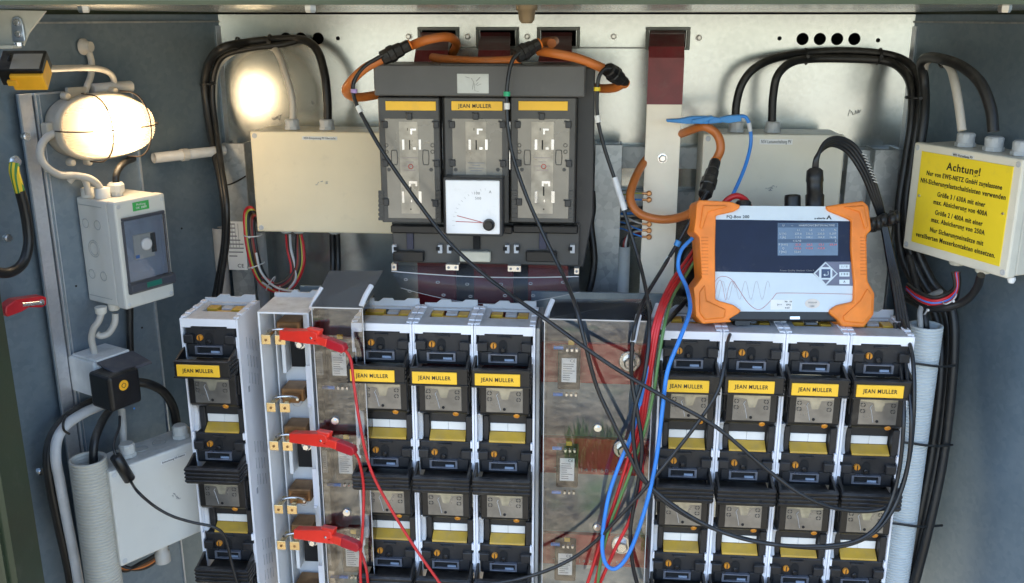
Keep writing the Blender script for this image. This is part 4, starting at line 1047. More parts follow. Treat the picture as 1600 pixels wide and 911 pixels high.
coil('orange current coil reaching over the right red bar, its coupler hanging at the right',
     [[(842, 80, 1.52), (870, 84, 1.50), (905, 92, 1.50), (940, 106, 1.51), (960, 118, 1.52)], [(974, 130, 1.53), (960, 137, 1.55), (935, 138, 1.58), (900, 132, 1.62)]],
     [((950, 108, 1.50), (976, 130, 1.54))],
     [(955, 107, 1.50), (945, 108, 1.495), (936, 120, 1.49), (933, 145, 1.49), (934, 185, 1.49), (944, 230, 1.49), (962, 285, 1.49), (978, 340, 1.48), (998, 405, 1.46), (1012, 470, 1.40), (1014, 530, 1.36), (1006, 590, 1.345), (992, 640, 1.335), (990, 690, 1.33), (1004, 745, 1.325), (1060, 795, 1.317), (1130, 832, 1.317), (1210, 851, 1.317), (1300, 852, 1.318), (1352, 838, 1.32), (1385, 800, 1.33), (1404, 740, 1.34), (1412, 660, 1.345), (1410, 600, 1.38), (1398, 505, 1.45)],
     [((933, 136, 1.49), (933, 142, 1.49), 'tag_yellow', .0052), ((933, 180, 1.49), (935, 191, 1.49), 'white_label', .0045), ((960, 277, 1.489), (976, 328, 1.4825), 'sleeve_grey', .0048)])
# the fourth coil, round the tinned bar, and its lead
coil('orange current coil wrapped round the bare tinned bar, its coupler left of the analyser',
     [[(1117, 254, 1.60), (1126, 232, 1.60), (1120, 210, 1.605), (1100, 198, 1.61), (1075, 205, 1.64), (1050, 216, 1.685), (1028, 232, 1.69), (1006, 254, 1.66), (990, 285, 1.62), (985, 312, 1.60), (1000, 334, 1.59), (1035, 343, 1.58), (1070, 337, 1.56), (1092, 322, 1.545), (1102, 304, 1.53)]],
     [((1101, 306, 1.52), (1118, 252, 1.58))],
     [(1104, 300, 1.51), (1090, 325, 1.50), (1060, 378, 1.49), (1035, 420, 1.47), (1008, 465, 1.42), (995, 500, 1.36), (988, 540, 1.35), (987, 590, 1.345), (996, 645, 1.335), (1003, 700, 1.33), (996, 760, 1.33), (985, 830, 1.33), (990, 890, 1.34), (1005, 940, 1.35)],
     [((1061, 376, 1.4895), (1057, 384, 1.489), 'clip_blue', .0052), ((1046, 402, 1.483), (1040, 412, 1.48), 'white_label', .0045), ((998, 492, 1.375), (989, 535, 1.351), 'sleeve_grey', .0045)])

# ================================================================== TEST LEADS AND CABLES IN THE MIDDLE
cable('test_lead', 'blue test lead hanging in a long U loop in front of the wide clear cover',
      [(1082, 372, 1.47), (1064, 392, 1.46), (1060, 420, 1.45), (1073, 450, 1.43), (1078, 485, 1.38), (1062, 530, 1.345), (1043, 580, 1.335), (1035, 640, 1.33), (1025, 720, 1.32), (1008, 795, 1.32), (984, 862, 1.325), (963, 888, 1.325), (946, 880, 1.325), (941, 845, 1.33), (950, 780, 1.335), (966, 730, 1.34), (985, 685, 1.345), (998, 640, 1.35), (1008, 590, 1.352), (1015, 560, 1.36)], .0032, 'cable_blue', 'coloured leads gathered beside the wide clear cover')
for i, (dx, lab) in enumerate(((0, 'red lead lying leftmost in the bunch beside the wide clear cover'), (7, 'red lead lying in the middle of the bunch beside the wide clear cover'), (13, 'red lead lying rightmost in the bunch, next to the green one'))):
    e = [(985+dx, 705, 1.345), (962+dx, 780, 1.342), (938+dx, 850, 1.342), (912+dx*2, 930, 1.345)] if i < 2 else [(1000, 700, 1.345), (1003, 745, 1.34), (985, 810, 1.34), (960, 860, 1.34), (925, 940, 1.345)]
    cable('test_lead', lab, [(1088+dx*.3, 384+dx, 1.52), (1070+dx*.4, 410+dx, 1.50), (1046+dx*.5, 445+dx*.5, 1.45), (1027+dx*.6, 490, 1.38), (1014+dx*.7, 545, 1.36), (1003+dx*.8, 610, 1.352), (996+dx*.7, 665, 1.348)] + e, .0027, 'cable_red', 'coloured leads gathered beside the wide clear cover')
cable('test_lead', 'olive green test lead running down the right side of the red bunch', [(1093, 396, 1.50), (1072, 430, 1.48), (1052, 462, 1.43), (1040, 500, 1.37), (1030, 555, 1.35), (1020, 620, 1.34), (1005, 680, 1.335), (982, 745, 1.335), (955, 815, 1.335), (938, 880, 1.335), (932, 940, 1.335)], .0025, 'cable_green', 'coloured leads gathered beside the wide clear cover')
cable('power_lead', 'thin black lead from under the analyser running diagonally down across the wide clear cover', [(1150, 505, 1.46), (1138, 530, 1.385), (1132, 570, 1.345), (1122, 610, 1.33), (1098, 650, 1.325), (1060, 700, 1.322), (1015, 755, 1.32), (970, 805, 1.325), (920, 855, 1.335), (870, 885, 1.34), (810, 905, 1.345), (740, 915, 1.35)], .0028, 'lead_black', None)
cable('power_lead', 'black lead hanging behind the bunch in front of the wide clear cover', [(1072, 470, 1.50), (1050, 495, 1.47), (1032, 520, 1.40)], .0040, 'lead_black')
fr = Fr(W(1072, 420, 1.55)); t = thing('inline_adapter', 'small black inline adapter hanging between the tinned bar and the analyser', 'adapter', fr)
MB().cyl(W(1086, 340, 1.55), W(1080, 392, 1.55), .004, 10).build('cable_tail', 'lead_black', t, True)
m = MB().lathe(W(1081, 385, 1.54), W(1064, 470, 1.54)-W(1081, 385, 1.54), [(.006, 0), (.014, .006), (.016, .02), (.015, .055), (.018, .06), (.018, .080), (.010, .085)], 16); m.build('adapter_body', 'black_plastic', t, True)
cable('earth_cable', 'thick black cable curving down beside the right flank of the three pole switch', [(925, 300, 1.70), (926, 325, 1.68), (923, 350, 1.67), (927, 385, 1.66), (928, 415, 1.655), (920, 455, 1.65), (905, 475, 1.65), (885, 490, 1.65)], .0065, 'cable_black')
for i, (y, mm) in enumerate(((328, 'cable_black'), (336, 'cable_blue'), (344, 'cable_black'), (352, 'cable_black'))):
    cable('control_wire', ['uppermost dark wire', 'blue wire', 'lower dark wire', 'lowest dark wire'][i]+' crossing behind the rail right of the three pole switch', [(905, y+6, 1.74), (940, y+2, 1.745), (975, y-2, 1.735), (1012, y-4, 1.73)], .0028, mm, 'dark wires crossing behind the middle rail')
def plain_pipe(px, y0, y1, Y, r, m, label):
    a = W(px, y0, Y); o = MB().lathe(a, (0, 0, -1), [(r*.8, .002), (r*.82, 0), (r, 0), (r, a.z-W(px, y1, Y).z+.25)], 20, caps=False).build('conduit_pipe', m, tag=(label, 'pipe', 'plain pale conduit pipes')); return o
plain_pipe(976, 385, 480, 1.70, .0105, 'pipe_white', 'pale grey conduit pipe beneath the middle rail, with red and black wires entering it')
plain_pipe(405, 362, 480, 1.735, .0115, 'conduit_grey', 'grey conduit pipe just right of the plated left rail, under the cream box')
plain_pipe(342, 356, 480, 1.75, .0125, 'conduit_grey', 'grey conduit pipe left of the plated left rail')
for i, (dx, mm) in enumerate(((-5, 'cable_black'), (-2, 'cable_darkred'), (1, 'cable_white'), (4, 'cable_black'))):
    cable('control_wire', ['black wire', 'dark red wire', 'white wire', 'second black wire'][i]+' bending over into the pale conduit under the middle rail', [(977+dx, 395, 1.70), (977+dx, 378, 1.70), (984+dx*.5, 366-dx, 1.705), (1000, 362-dx, 1.71), (1025, 366-dx, 1.72)], .0026, mm, 'wires bending into the pale conduit')

# ---- cables upper left
cable('power_cable', 'thick black cable looping from the cream box right gland down the left corner', [(512, 186, 1.70), (511, 150, 1.70), (506, 110, 1.71), (494, 76, 1.74), (470, 62, 1.765), (430, 62, 1.77), (390, 66, 1.76), (350, 74, 1.72), (328, 95, 1.74), (320, 130, 1.75), (324, 170, 1.75), (332, 220, 1.73), (345, 280, 1.68), (352, 330, 1.66), (352, 380, 1.66), (342, 440, 1.66), (330, 500, 1.65)], .0078, 'cable_black', 'thick black cables entering the boxes')
cable('power_cable', 'thinner black cable bound alongside the thick one at the left corner', [(478, 60, 1.775), (440, 70, 1.755), (395, 75, 1.745), (352, 86, 1.745), (336, 110, 1.75), (332, 150, 1.75), (338, 200, 1.735), (346, 260, 1.68), (354, 320, 1.645), (353, 380, 1.645), (345, 440, 1.645), (336, 500, 1.64)], .0055, 'cable_black', 'thick black cables entering the boxes')
cable('power_cable', 'light grey cable bending up from the left gland of the cream box', [(458, 188, 1.70), (456, 150, 1.70), (446, 115, 1.71), (438, 90, 1.73), (425, 74, 1.76), (400, 72, 1.775), (360, 84, 1.76), (338, 110, 1.765), (334, 150, 1.765), (336, 200, 1.76), (346, 260, 1.70)], .0062, 'cable_grey')
def tie(pts, label, r=.0016, m='cable_black', closed=False):
    o = MB().tube(cpts(pts), r, 6, closed=closed).build('cable_tie', m, tag=(label, 'cable tie', 'cable ties')); return o
def ring_tie(px, py, Y, r, dirpx, label, m='cable_black', w=.0022):
    c = W(px, py, Y); d = (W(px+dirpx[0], py+dirpx[1], Y)-c).normalized()
    u = d.orthogonal().normalized(); v = d.cross(u)
    pts = [c+(u*math.cos(k*PI/6)+v*math.sin(k*PI/6))*r for k in range(12)]
    m_ = MB().tube(pts, w, 6, closed=True, sub=2); m_.lathe(c-Vector((0, r+.001, 0)), (0, -1, 0), [(w*1.6, 0), (w*1.6, .004)], 8)
    return m_.build('cable_tie', m, tag=(label, 'cable tie', 'cable ties'))
ring_tie(374, 70, 1.752, .013, (12, -3), 'black cable tie round the looping cables just above the back wall corner')
ring_tie(424, 66, 1.763, .013, (12, -2), 'black cable tie round the looping cables above the cream box')
ring_tie(325, 131, 1.748, .013, (2, 14), 'black cable tie on the looping cables halfway down the left corner')
tie([(350, 290, 1.66), (362, 287, 1.70), (378, 279, 1.72), (390, 270, 1.76)], 'black cable tie stretched across the plated left rail')

# ---- wire bundle beneath the cream box
bun = [('cable_black', 0), ('cable_red', -5), ('cable_brown', 4), ('cable_black', 9), ('cable_yg', -2), ('cable_darkred', 7), ('cable_black', 3)]
nm = ['first black', 'bright red', 'brown', 'second black', 'yellow green', 'dark red', 'third black']
for i, (mm, d) in enumerate(bun):
    cable('control_wire', nm[i]+' wire in the bundle looping under the cream box', [(405-d*.2, 348, 1.70), (396+d*.5, 330+d, 1.69), (388+d, 336+d, 1.69), (388+d, 360, 1.685), (392+d, 390, 1.68), (400+d, 420, 1.68), (415+d*.8, 444-d*.3, 1.68), (438, 452-d, 1.68), (458-d*.5, 440-d, 1.69), (470-d*.8, 415, 1.695), (470-d*.7, 385, 1.70), (468-d*.4, 366, 1.70)], .0032, mm, 'wires in the bundle under the cream box')
for i, (mm, d) in enumerate((('cable_black', 0), ('cable_red', -4), ('cable_white', 4), ('cable_brown', 2))):
    cable('control_wire', ['black', 'red', 'white', 'brown'][i]+' wire leaving the left bottom gland of the cream box', [(450+d*.6, 366, 1.70), (452+d*.6, 390, 1.70), (458+d*.7, 415, 1.695), (458+d, 435, 1.69), (448+d, 450, 1.685), (440, 455+d, 1.683), (410, 436+d, 1.675)], .0030, mm, 'wires leaving the cream box')
cable('control_wire', 'white wire running right from the bundle toward the narrow clear cover', [(400, 395, 1.675), (408, 425, 1.67), (430, 448, 1.67), (465, 456, 1.66), (500, 457, 1.64)], .0022, 'cable_white')
cable('control_wire', 'red wire running right from the bundle toward the narrow clear cover', [(425, 450, 1.68), (450, 458, 1.67), (480, 459, 1.65), (510, 452, 1.62)], .0030, 'cable_red')
for i, dx in enumerate((-4, 4)):
    cable('power_cable', ['left', 'right'][i]+' black cable dropping from the right bottom gland of the cream box', [(523+dx, 366, 1.70), (524+dx, 395, 1.70), (524+dx, 425, 1.69), (520+dx, 460, 1.66)], .0055, 'cable_black', 'black cables dropping from the cream box')
for i, (px, py, r, d, l) in enumerate(((393, 367, .016, (1, 14), 'upper'), (398, 414, .016, (5, 13), 'second'), (421, 443, .015, (13, 8), 'third'), (438, 455, .014, (14, 0), 'lowest'))):
    ring_tie(px+2, py, 1.685, r, d, 'white cable tie on the wire bundle under the cream box, %s along the loop' % l, 'cable_white', .0012)

# ---- right hand black cables
cable('power_cable', 'thick black cable arching from the beige box left gland to the right corner', [(1149, 190, 1.70), (1151, 160, 1.70), (1160, 130, 1.70), (1180, 106, 1.71), (1215, 90, 1.74), (1270, 82, 1.765), (1330, 80, 1.77), (1390, 86, 1.76), (1422, 102, 1.73), (1437, 135, 1.69), (1434, 190, 1.66), (1424, 260, 1.65), (1415, 330, 1.64), (1422, 395, 1.63), (1448, 450, 1.61), (1478, 490, 1.59), (1482, 560, 1.57), (1470, 680, 1.55), (1448, 800, 1.53), (1420, 930, 1.52)], .0072, 'cable_black', 'thick black cables entering the boxes')
cable('power_cable', 'thick black cable arching from the beige box right gland to the right corner', [(1206, 190, 1.70), (1208, 150, 1.70), (1215, 118, 1.70), (1236, 98, 1.72), (1270, 92, 1.755), (1330, 92, 1.76), (1385, 96, 1.75), (1412, 112, 1.72), (1424, 140, 1.69), (1424, 190, 1.67), (1414, 260, 1.66), (1404, 330, 1.65), (1408, 395, 1.64), (1432, 450, 1.62), (1462, 495, 1.60), (1470, 570, 1.57), (1458, 690, 1.55), (1436, 810, 1.53), (1408, 930, 1.52)], .0072, 'cable_black', 'thick black cables entering the boxes')
cable('power_cable', 'black cable bending from the middle gland of the yellow sign box into the corner bundle', [(1552, 206, 1.46), (1548, 170, 1.47), (1532, 130, 1.49), (1505, 105, 1.52), (1475, 93, 1.56), (1450, 90, 1.62), (1440, 100, 1.66), (1444, 130, 1.67), (1444, 180, 1.65), (1436, 240, 1.64), (1428, 310, 1.63), (1430, 380, 1.63), (1456, 440, 1.61), (1486, 480, 1.58), (1490, 560, 1.56), (1476, 700, 1.54), (1452, 820, 1.52), (1424, 930, 1.51)], .0082, 'cable_black', 'thick black cables entering the boxes')
cable('power_cable', 'light grey cable rising from the left gland of the yellow sign box', [(1503, 204, 1.49), (1499, 170, 1.50), (1492, 130, 1.52), (1484, 105, 1.55), (1466, 92, 1.60), (1450, 94, 1.64), (1444, 110, 1.67), (1444, 150, 1.68), (1436, 230, 1.67)], .0064, 'cable_grey')
ring_tie(1259, 88, 1.758, .013, (12, -1), 'black cable tie on the arching cables, left one below the four round holes', w=.002)
ring_tie(1373, 88, 1.757, .013, (12, 2), 'black cable tie on the arching cables near the right corner', w=.002)
ring_tie(1432, 152, 1.675, .017, (-1, 12), 'black cable tie gathering the cables as they turn down the right corner', w=.002)
ring_tie(1469, 95, 1.575, .010, (12, -4), 'black cable tie on the cable above the yellow sign box', w=.002)

# ---- corrugated pipes
def corrugated(p0, p1, r, m, label, pitch=.0052):
    p0 = Vector(p0); p1 = Vector(p1); L_ = (p1-p0).length; n = int(L_/pitch); pr = [(r*.84, .05), (r*.84, 0.001), (r*.9, 0)]
    mb = MB()
    for i in range(n):
        h = i*pitch; pr += [(r, h+pitch*.10), (r, h+pitch*.62), (r*.925, h+pitch*.72), (r*.925, h+pitch*.98)]
    mb.lathe(p0, p1-p0, pr, 32, caps=False)
    o = mb.build('corrugated_pipe', m, tag=(label, 'pipe', None)); 
    FR[o.name] = Fr(o.location)
    iv = MB()
    ip = []
    for i in range(14): ip += [(r*.83, i*pitch+.002), (r*.80, i*pitch+.0035), (r*.83, i*pitch+.005)]
    iv.lathe(p0, p1-p0, ip, 32, caps=False).lathe(p0+(p1-p0).normalized()*.07, p1-p0, [(r*.8, 0), (r*.8, .001)], 24)
    iv.build('pipe_bore', m, o, True)
    return o
a = W(1447, 507, 1.53); corrugated(a, (a.x-.002, a.y, a.z-.62), .0265, 'pipe_white', 'wide white corrugated pipe standing right of the last fuse strip')
cable('power_cable', 'black cable rising out of the white corrugated pipe on the right', [(1447, 530, 1.53), (1446, 505, 1.53), (1441, 480, 1.545), (1430, 440, 1.58), (1420, 400, 1.61)], .006, 'cable_black')
cable('power_cable', 'grey cable rising out of the white corrugated pipe on the right', [(1438, 530, 1.52), (1438, 505, 1.52), (1438, 485, 1.53), (1450, 465, 1.55), (1470, 455, 1.57)], .0045, 'conduit_grey')
for i, (x0, x1, y) in enumerate(((1424, 1492, 568), (1412, 1488, 692), (1392, 1472, 818))):
    tie([(x0-2, y-1, 1.50), (x0+14, y+1, 1.498), (x0+36, y+4, 1.500), (x0+52, y+5, 1.51), (x1, y+3, 1.54)], 'black cable tie round the white corrugated pipe, %s of three' % pos[i], .0022)

# ================================================================== SIGN BOX (right)
O = CAM + ray(1429, 222)*1.56
fr = Fr(O, R(-64)); sx1 = fr.loc(1600, 250).x; sz0 = fr.loc(1419, 390).z
t, l = jbox('terminal_box', 'grey terminal box on the right carrying the yellow Achtung sign', 'terminal box', fr, 0, sx1, sz0, 0, 0.085, 'box_grey')
a = fr.loc(1438, 236); b = fr.loc(1582, 259); c = fr.loc(1428, 379); d_ = fr.loc(1565, 416)
px0, px1 = (a.x+c.x)/2, (b.x+d_.x)/2; pz1, pz0 = (a.z+b.z)/2, (c.z+d_.z)/2
sg = MB().box(px0, px1, -.0016, -.0001, pz0, pz1, .0003).build('warning_sign', 'sign_yellow', l)
H = pz1-pz0; Wd = px1-px0; cx = (px0+px1)/2
def ln(s, v, wfr, size, cxo=0, b=.0): text(s, (cx+cxo*Wd, pz1-v*H), Wd*wfr, size, 'print_black', sg, y=-.0016, bold=b)
ln('Achtung!', .115, .37, .0165, .0, .0003)
ln('Nur von EWE-NETZ GmbH zugelassene', .222, .83, .0102, .005, .00022)
ln('NH-Sicherungslastschaltleisten verwenden', .312, .94, .0106, 0, .00022)
ln('Größe 3 / 630A mit einer', .425, .53, .0106, .01, .00022)
ln('max. Absicherung von 400A', .510, .60, .0106, .01, .00022)
ln('Größe 2 / 400A mit einer', .620, .53, .0106, .01, .00022)
ln('max. Absicherung von 250A', .705, .60, .0106, .01, .00022)
ln('Nur Sicherungseinsätze mit', .815, .60, .0106, .01, .00022)
ln('versilberten Messerkontakten einsetzen.', .905, .90, .0106, 0, .00022)
for u in (.035, .965):
    screw(sg, px0+u*Wd, -.0017, pz0+(.52 if u < .5 else .53)*H, .0022)
a = fr.loc(1489, 232); b = fr.loc(1523, 242); sticker(t, fr, a.x, b.x, -.0125, -.0065, 0, 'WR-Verteilung PV')
for px in (1507, 1552, 1597): q = fr.loc(px, 222, .04); gland(t, q.x, .042, -.001, .0135, 1, h=.021)
for px in (1490, 1533): q = fr.loc(px, 420, .03); gland(t, q.x, .035, sz0+.001, .0115, -1, 'box_grey', .013)
q = fr.loc(1580, 440, .02); MB().lathe((q.x, .02, sz0-.001), (0, 0, -1), [(.005, 0), (.006, .004), (.004, .009)], 12).build('drain_plug', 'white_label', t)
for i, (mm, d) in enumerate((('cable_red', 0), ('cable_red', 4), ('cable_black', -4), ('cable_black', 8), ('cable_blue', 2))):
    cable('control_wire', ['first red', 'second red', 'first black', 'second black', 'blue'][i]+' wire curving left from the bottom gland of the yellow sign box', [(1492+d*.7, 425, 1.50), (1494+d*.5, 448, 1.50), (1482+d, 464+d, 1.51), (1458, 470+d*1.3, 1.52), (1435, 462+d*1.3, 1.54), (1418, 448+d, 1.57)], .0032, mm, 'wires below the yellow sign box')
cable('power_cable', 'thick black cable curving down from the right bottom gland of the yellow sign box', [(1533, 430, 1.45), (1525, 452, 1.47), (1505, 472, 1.49), (1470, 482, 1.51), (1440, 478, 1.54), (1415, 465, 1.58)], .0062, 'cable_black')
ring_tie(1484, 466, 1.505, .012, (8, 8), 'white cable tie on the wires below the yellow sign box, nearer the gland', 'cable_white', .0013)
ring_tie(1445, 480, 1.535, .012, (12, 2), 'white cable tie on the wires below the yellow sign box, nearer the pipe', 'cable_white', .0013)

# ================================================================== ANALYSER
O = CAM + ray(1222, 500)*1.47
fr = Fr(O, YAW+R(0.5), -PITCH+R(1)); pq = thing('power_analyser', 'orange cornered power quality analyser with lit screen resting on the fuse strips', 'analyser', fr)
Z = lambda x, y: (1050+x/3.643, 280+y/3.643)
def q2(x, y, off=0): v = fr.loc(*Z(x, y), off); return (v.x, v.z)
bl = [(150,120),(330,130),(383,150),(375,170),(345,187),(245,209),(240,400),(242,682),(262,692),(345,715),(388,747),(375,762),(318,795),(335,812),(170,822),(132,780),(118,620),(150,580),(165,560),(150,330),(120,300),(130,220),(135,140)]
brt = [(868,155),(1000,135),(1080,125),(1110,155),(1128,290),(1098,322),(1106,580),(1145,650),(1140,770),(1085,842),(960,837),(935,800),(893,768),(888,745),(930,717),(1025,696),(1028,600),(1010,400),(1012,236),(960,214),(880,182)]
body = MB().prism([q2(*p) for p in [(170, 150), (1075, 155), (1085, 790), (1060, 812), (200, 806), (175, 790)]], .0006, .050, .003, 2).build('body', 'black_plastic', pq)
face = MB().prism([q2(*p) for p in [(225, 150), (1030, 156), (1040, 757), (228, 752)]], -.0010, .0015, .0003).build('front_plate', 'face_white', pq)
for pts, nme in ((bl, 'corner_bumper'), (brt, 'corner_bumper')):
    b_ = MB().prism([q2(*p) for p in pts], -.0075, .052, .0030, 2).build(nme, 'orange_rubber', pq)
    # raised facets on the corners
    rf = MB()
    for blk in ([(170,150),(290,150),(310,160),(200,190),(165,290),(150,280)], [(150,640),(180,600),(190,690),(300,740),(290,790),(180,800),(150,760)]) if pts is bl else ([(960,160),(1080,150),(1105,270),(1085,290),(1055,190)], [(1060,690),(1100,620),(1130,660),(1125,765),(1080,820),(970,810),(960,780)]):
        rf.prism([q2(*p) for p in blk], -.0105, -.006, .0028, 2)
    rf.build('facet', 'orange_rubber', b_)
    gr = MB()
    for k in range(12):
        yy = 330+k*19; x0, x1 = ((160, 200) if pts is bl else (1060, 1098)); a = q2(x0, yy); b2 = q2(x1, yy+6)
        gr.box(a[0], b2[0], -.0082, -.0070, b2[1], a[1], .0004)
    gr.build('grip_line', 'orange_grip', b_)
nv = MB().prism([q2(*p) for p in [(243, 230), (1016, 240), (1026, 470), (868, 470), (838, 500), (800, 536), (241, 526)]], -.0016, -.0008).build('display_window', 'screen_navy', pq)
pt = MB().prism([q2(*p) for p in [(868, 470.5), (1026, 471), (1028, 607), (878, 605), (800, 537)]], -.0015, -.0008).build('keypad', 'keypad_grey', pq)
def rectq(x0, x1, y0, y1, ya, yb, m, nme, par):
    a = q2(x0, y0); b2 = q2(x1, y1); return MB().box(a[0], b2[0], ya, yb, b2[1], a[1]).build(nme, m, par)
scn = rectq(600, 942, 250, 434, -.0020, -.0015, 'screen_lit', 'screen', nv)
rectq(602, 938, 252, 275, -.0023, -.0019, 'screen_dim', 'screen_header', scn); rectq(602, 938, 342, 362, -.0023, -.0019, 'screen_dim', 'screen_band', scn)
for r_, row in enumerate(((('U', 632), ('--', 682), ('HARMONICS', 768), ('INTERVAL', 848), ('TIME', 905)), (('L1', 718), ('L2', 787), ('L3', 855), ('N', 925)), (('U [V]', 628), ('229,8', 715), ('230,3', 778), ('230,0', 845), ('0,297', 912)), (('I [A]', 628), ('110,6', 715), ('108,1', 778), ('104,0', 845), ('16,46', 912)), (('+10,98', 708), ('Σ', 928)), (('P [kW]', 630), ('-21,8', 712), ('-24,2', 778), ('-23,1', 845), ('-69,14', 912)), (('Q', 630), ('+12,6', 712), ('+10,4', 778), ('+10,8', 845)), (('f [Hz]', 628), ('50,01', 712)))):
    for s_, x in row:
        a = q2(x, (264, 290, 311, 331, 352, 373, 394, 414)[r_]); text(s_, a, None, .0042, 'screen_red' if r_ in (5, 6) and x > 690 else 'screen_text', scn, y=-.0023)
a = q2(374, 215); text('PQ-Box 200', a, q2(438, 215)[0]-q2(310, 215)[0], .0062, 'print_black', face, y=-.0010, bold=.0001)
a = q2(840, 223); text('a-eberle', a, .0165, .0045, 'print_black', face, y=-.0010, bold=.0001)
MB().prism([q2(892, 204), q2(908, 229), q2(900, 229), q2(892, 216), q2(884, 229), q2(876, 229)], -.0014, -.0009).build('triangle_logo', 'print_black', face)
a = q2(710, 520); text('Power Quality Analyser Class A', a, .052, .0035, 'print_grey', nv, y=-.0016)
def lineq(pts, par, m, r=.0004, nme='printed_line', y=-.0012): return MB().tube([(q2(*p)[0], y, q2(*p)[1]) for p in pts], r, 4, sub=3).build(nme, m, par)
lineq([(243, 585), (262, 562), (290, 553), (330, 565), (365, 605), (420, 690), (460, 730), (495, 742), (530, 722), (570, 680), (590, 655), (615, 648), (820, 650), (1028, 655)], face, 'wave_red')
lineq([(243+(i*6.4), 632-52*math.sin(i*6.4/64*2*PI-PI*.9)) for i in range(50)], face, 'wave_grey', .00022)
lineq([(243, 670), (255, 600), (275, 575), (290, 620), (305, 690), (320, 620), (340, 580), (360, 620)], face, 'wave_red', .00025)
gl = MB()
for k in range(15): gl.box(q2(243, 600)[0], q2(560, 600)[0], -.0011, -.0010, q2(300, 620+k*5)[1], q2(300, 620+k*5)[1]+.0002)
gl.build('fine_grid', 'grid_blue', face)
kc = (872, 538)
if pt:
    dm_ = MB().prism([q2(872, 470), q2(942, 538), q2(874, 606), q2(802, 537)], -.0022, -.0014, .0004).build('diamond_pad', 'face_white', pt)
    for tri in ([(872, 480), (893, 501), (851, 501)], [(872, 596), (893, 572), (851, 572)], [(812, 537), (834, 516), (834, 558)], [(932, 538), (910, 516), (910, 558)]):
        MB().prism([q2(*p) for p in tri], -.0028, -.0020, .0002).build('arrow_key', 'keypad_grey', dm_)
    ek = rectq(848, 898, 512, 562, -.0028, -.0020, 'keypad_navy', 'enter_key', dm_)
    lineq([(884, 524), (884, 545), (862, 545)], ek, 'face_white', .0005, 'enter_sign', -.0031); MB().prism([q2(858, 545), q2(868, 538), q2(868, 552)], -.0033, -.0027).build('enter_arrow', 'face_white', ek)
    for i, (s_, yy) in enumerate((('I / II', 498), ('1 0 0', 541), ('A', 584))):
        kb = rectq(950, 1007, yy-12, yy+13, -.0026, -.0014, 'face_white', 'function_key', pt); text(s_, q2(978, yy), None, .0048, 'print_black', kb, y=-.0026)
stk = rectq(560, 682, 686, 742, -.0015, -.0009, 'white_label', 'inventory_sticker', face)
for s_, x, yy in (('Nr. 18', 660, 697), ('EPQ', 662, 715), ('9.07', 655, 733), ('[=-=', 610, 714)): text(s_, q2(x, yy), None, .0036, 'print_black', stk, y=-.0015)
c = q2(798, 708); ov = MB().prism([(c[0]+.0115*math.cos(k*PI/12), c[1]+.0075*math.sin(k*PI/12)) for k in range(24)], -.0015, -.0009).build('oval_sticker', 'oval_cream', face)
text('04.02.09', (c[0], c[1]+.0015), None, .0034, 'print_grey', ov, y=-.0015); text('1500', (c[0]-.001, c[1]-.004), None, .0034, 'print_grey', ov, y=-.0015)
rectq(672, 728, 782, 797, .0001, .002, 'silver', 'usb_port', body)
for (x0, x1, y0, y1) in ((365, 450, 790, 832),):
    rectq(x0, x1, y0, y1, .006, .022, 'black_plastic', 'cable_plug', pq)
# connectors on the top
for x, h, r in ((686, .016, .0125),):
    v = fr.loc(*Z(x, 150), .026); MB().lathe((v.x, .026, v.z-.004), (0, 0, 1), [(r, 0), (r, h), (r*.95, h+.004), (r*.6, h+.005)], 20).build('top_socket', 'black_plastic', pq)
v = fr.loc(*Z(812, 150), .026); MB().lathe((v.x, .026, v.z-.004), (0, 0, 1), [(.014, 0), (.0145, .020), (.0125, .022), (.0125, .040), (.0135, .042), (.0125, .058), (.008, .062)], 20).build('round_plug', 'black_plastic', pq)
v = fr.loc(*Z(410, 145), .026); MB().lathe((v.x, .030, v.z-.002), (0, 0, 1), [(.012, 0), (.012, .006), (.009, .009)], 20).build('top_socket', 'black_plastic', pq)
cable('test_lead', 'short red lead curving over the upper left corner of the analyser', [(1128, 322, 1.50), (1138, 311, 1.50), (1152, 306, 1.50), (1165, 313, 1.505), (1172, 325, 1.51)], .0048, 'cable_red')
# four leads leaving the round plug
for i, d in enumerate((-5, -1, 3, 7)):
    cable('measuring_lead', ['innermost', 'second', 'third', 'outermost'][i]+' black lead arching right from the round plug on the analyser', [(1273+d*.4, 268, 1.52), (1276+d*.3, 246-d*.3, 1.52), (1288+d*.2, 228-d*.8, 1.53), (1305+d*.5, 222-d, 1.54), (1328+d*.8, 233-d, 1.55), (1350+d, 265-d*.6, 1.55), (1366+d, 305, 1.55), (1380+d*.6, 350, 1.55), (1392+d*.8, 410, 1.53), (1402+d, 460, 1.50), (1412+d*1.2, 520, 1.46)], .0032, 'lead_black', 'black leads leaving the round plug')
MB().tube([W(1350+k*1.0+(3 if k % 2 else -3), 240+k*2.4, 1.535) for k in range(20)], .0012, 5, raw=True).build('spiral_wrap', 'cable_white', tag=('white spiral marker wrapped round the arching black leads', 'marker'))
m = MB()
random.seed(5)
for k in range(16):
    a = (1345+k*3.6, 356-k*1.1); m.lathe(W(a[0], a[1]+random.uniform(-3, 3), 1.53+random.uniform(-.008, .008)), (1, 0, .2*random.uniform(-1, 1)), [(.004, -.006), (random.uniform(.008, .012), -.003), (random.uniform(.008, .012), .003), (.004, .006)], 10)
m.build('velcro_strap', 'cable_black', tag=('black fabric strap bunched round the leads at the right edge of the analyser', 'strap'))

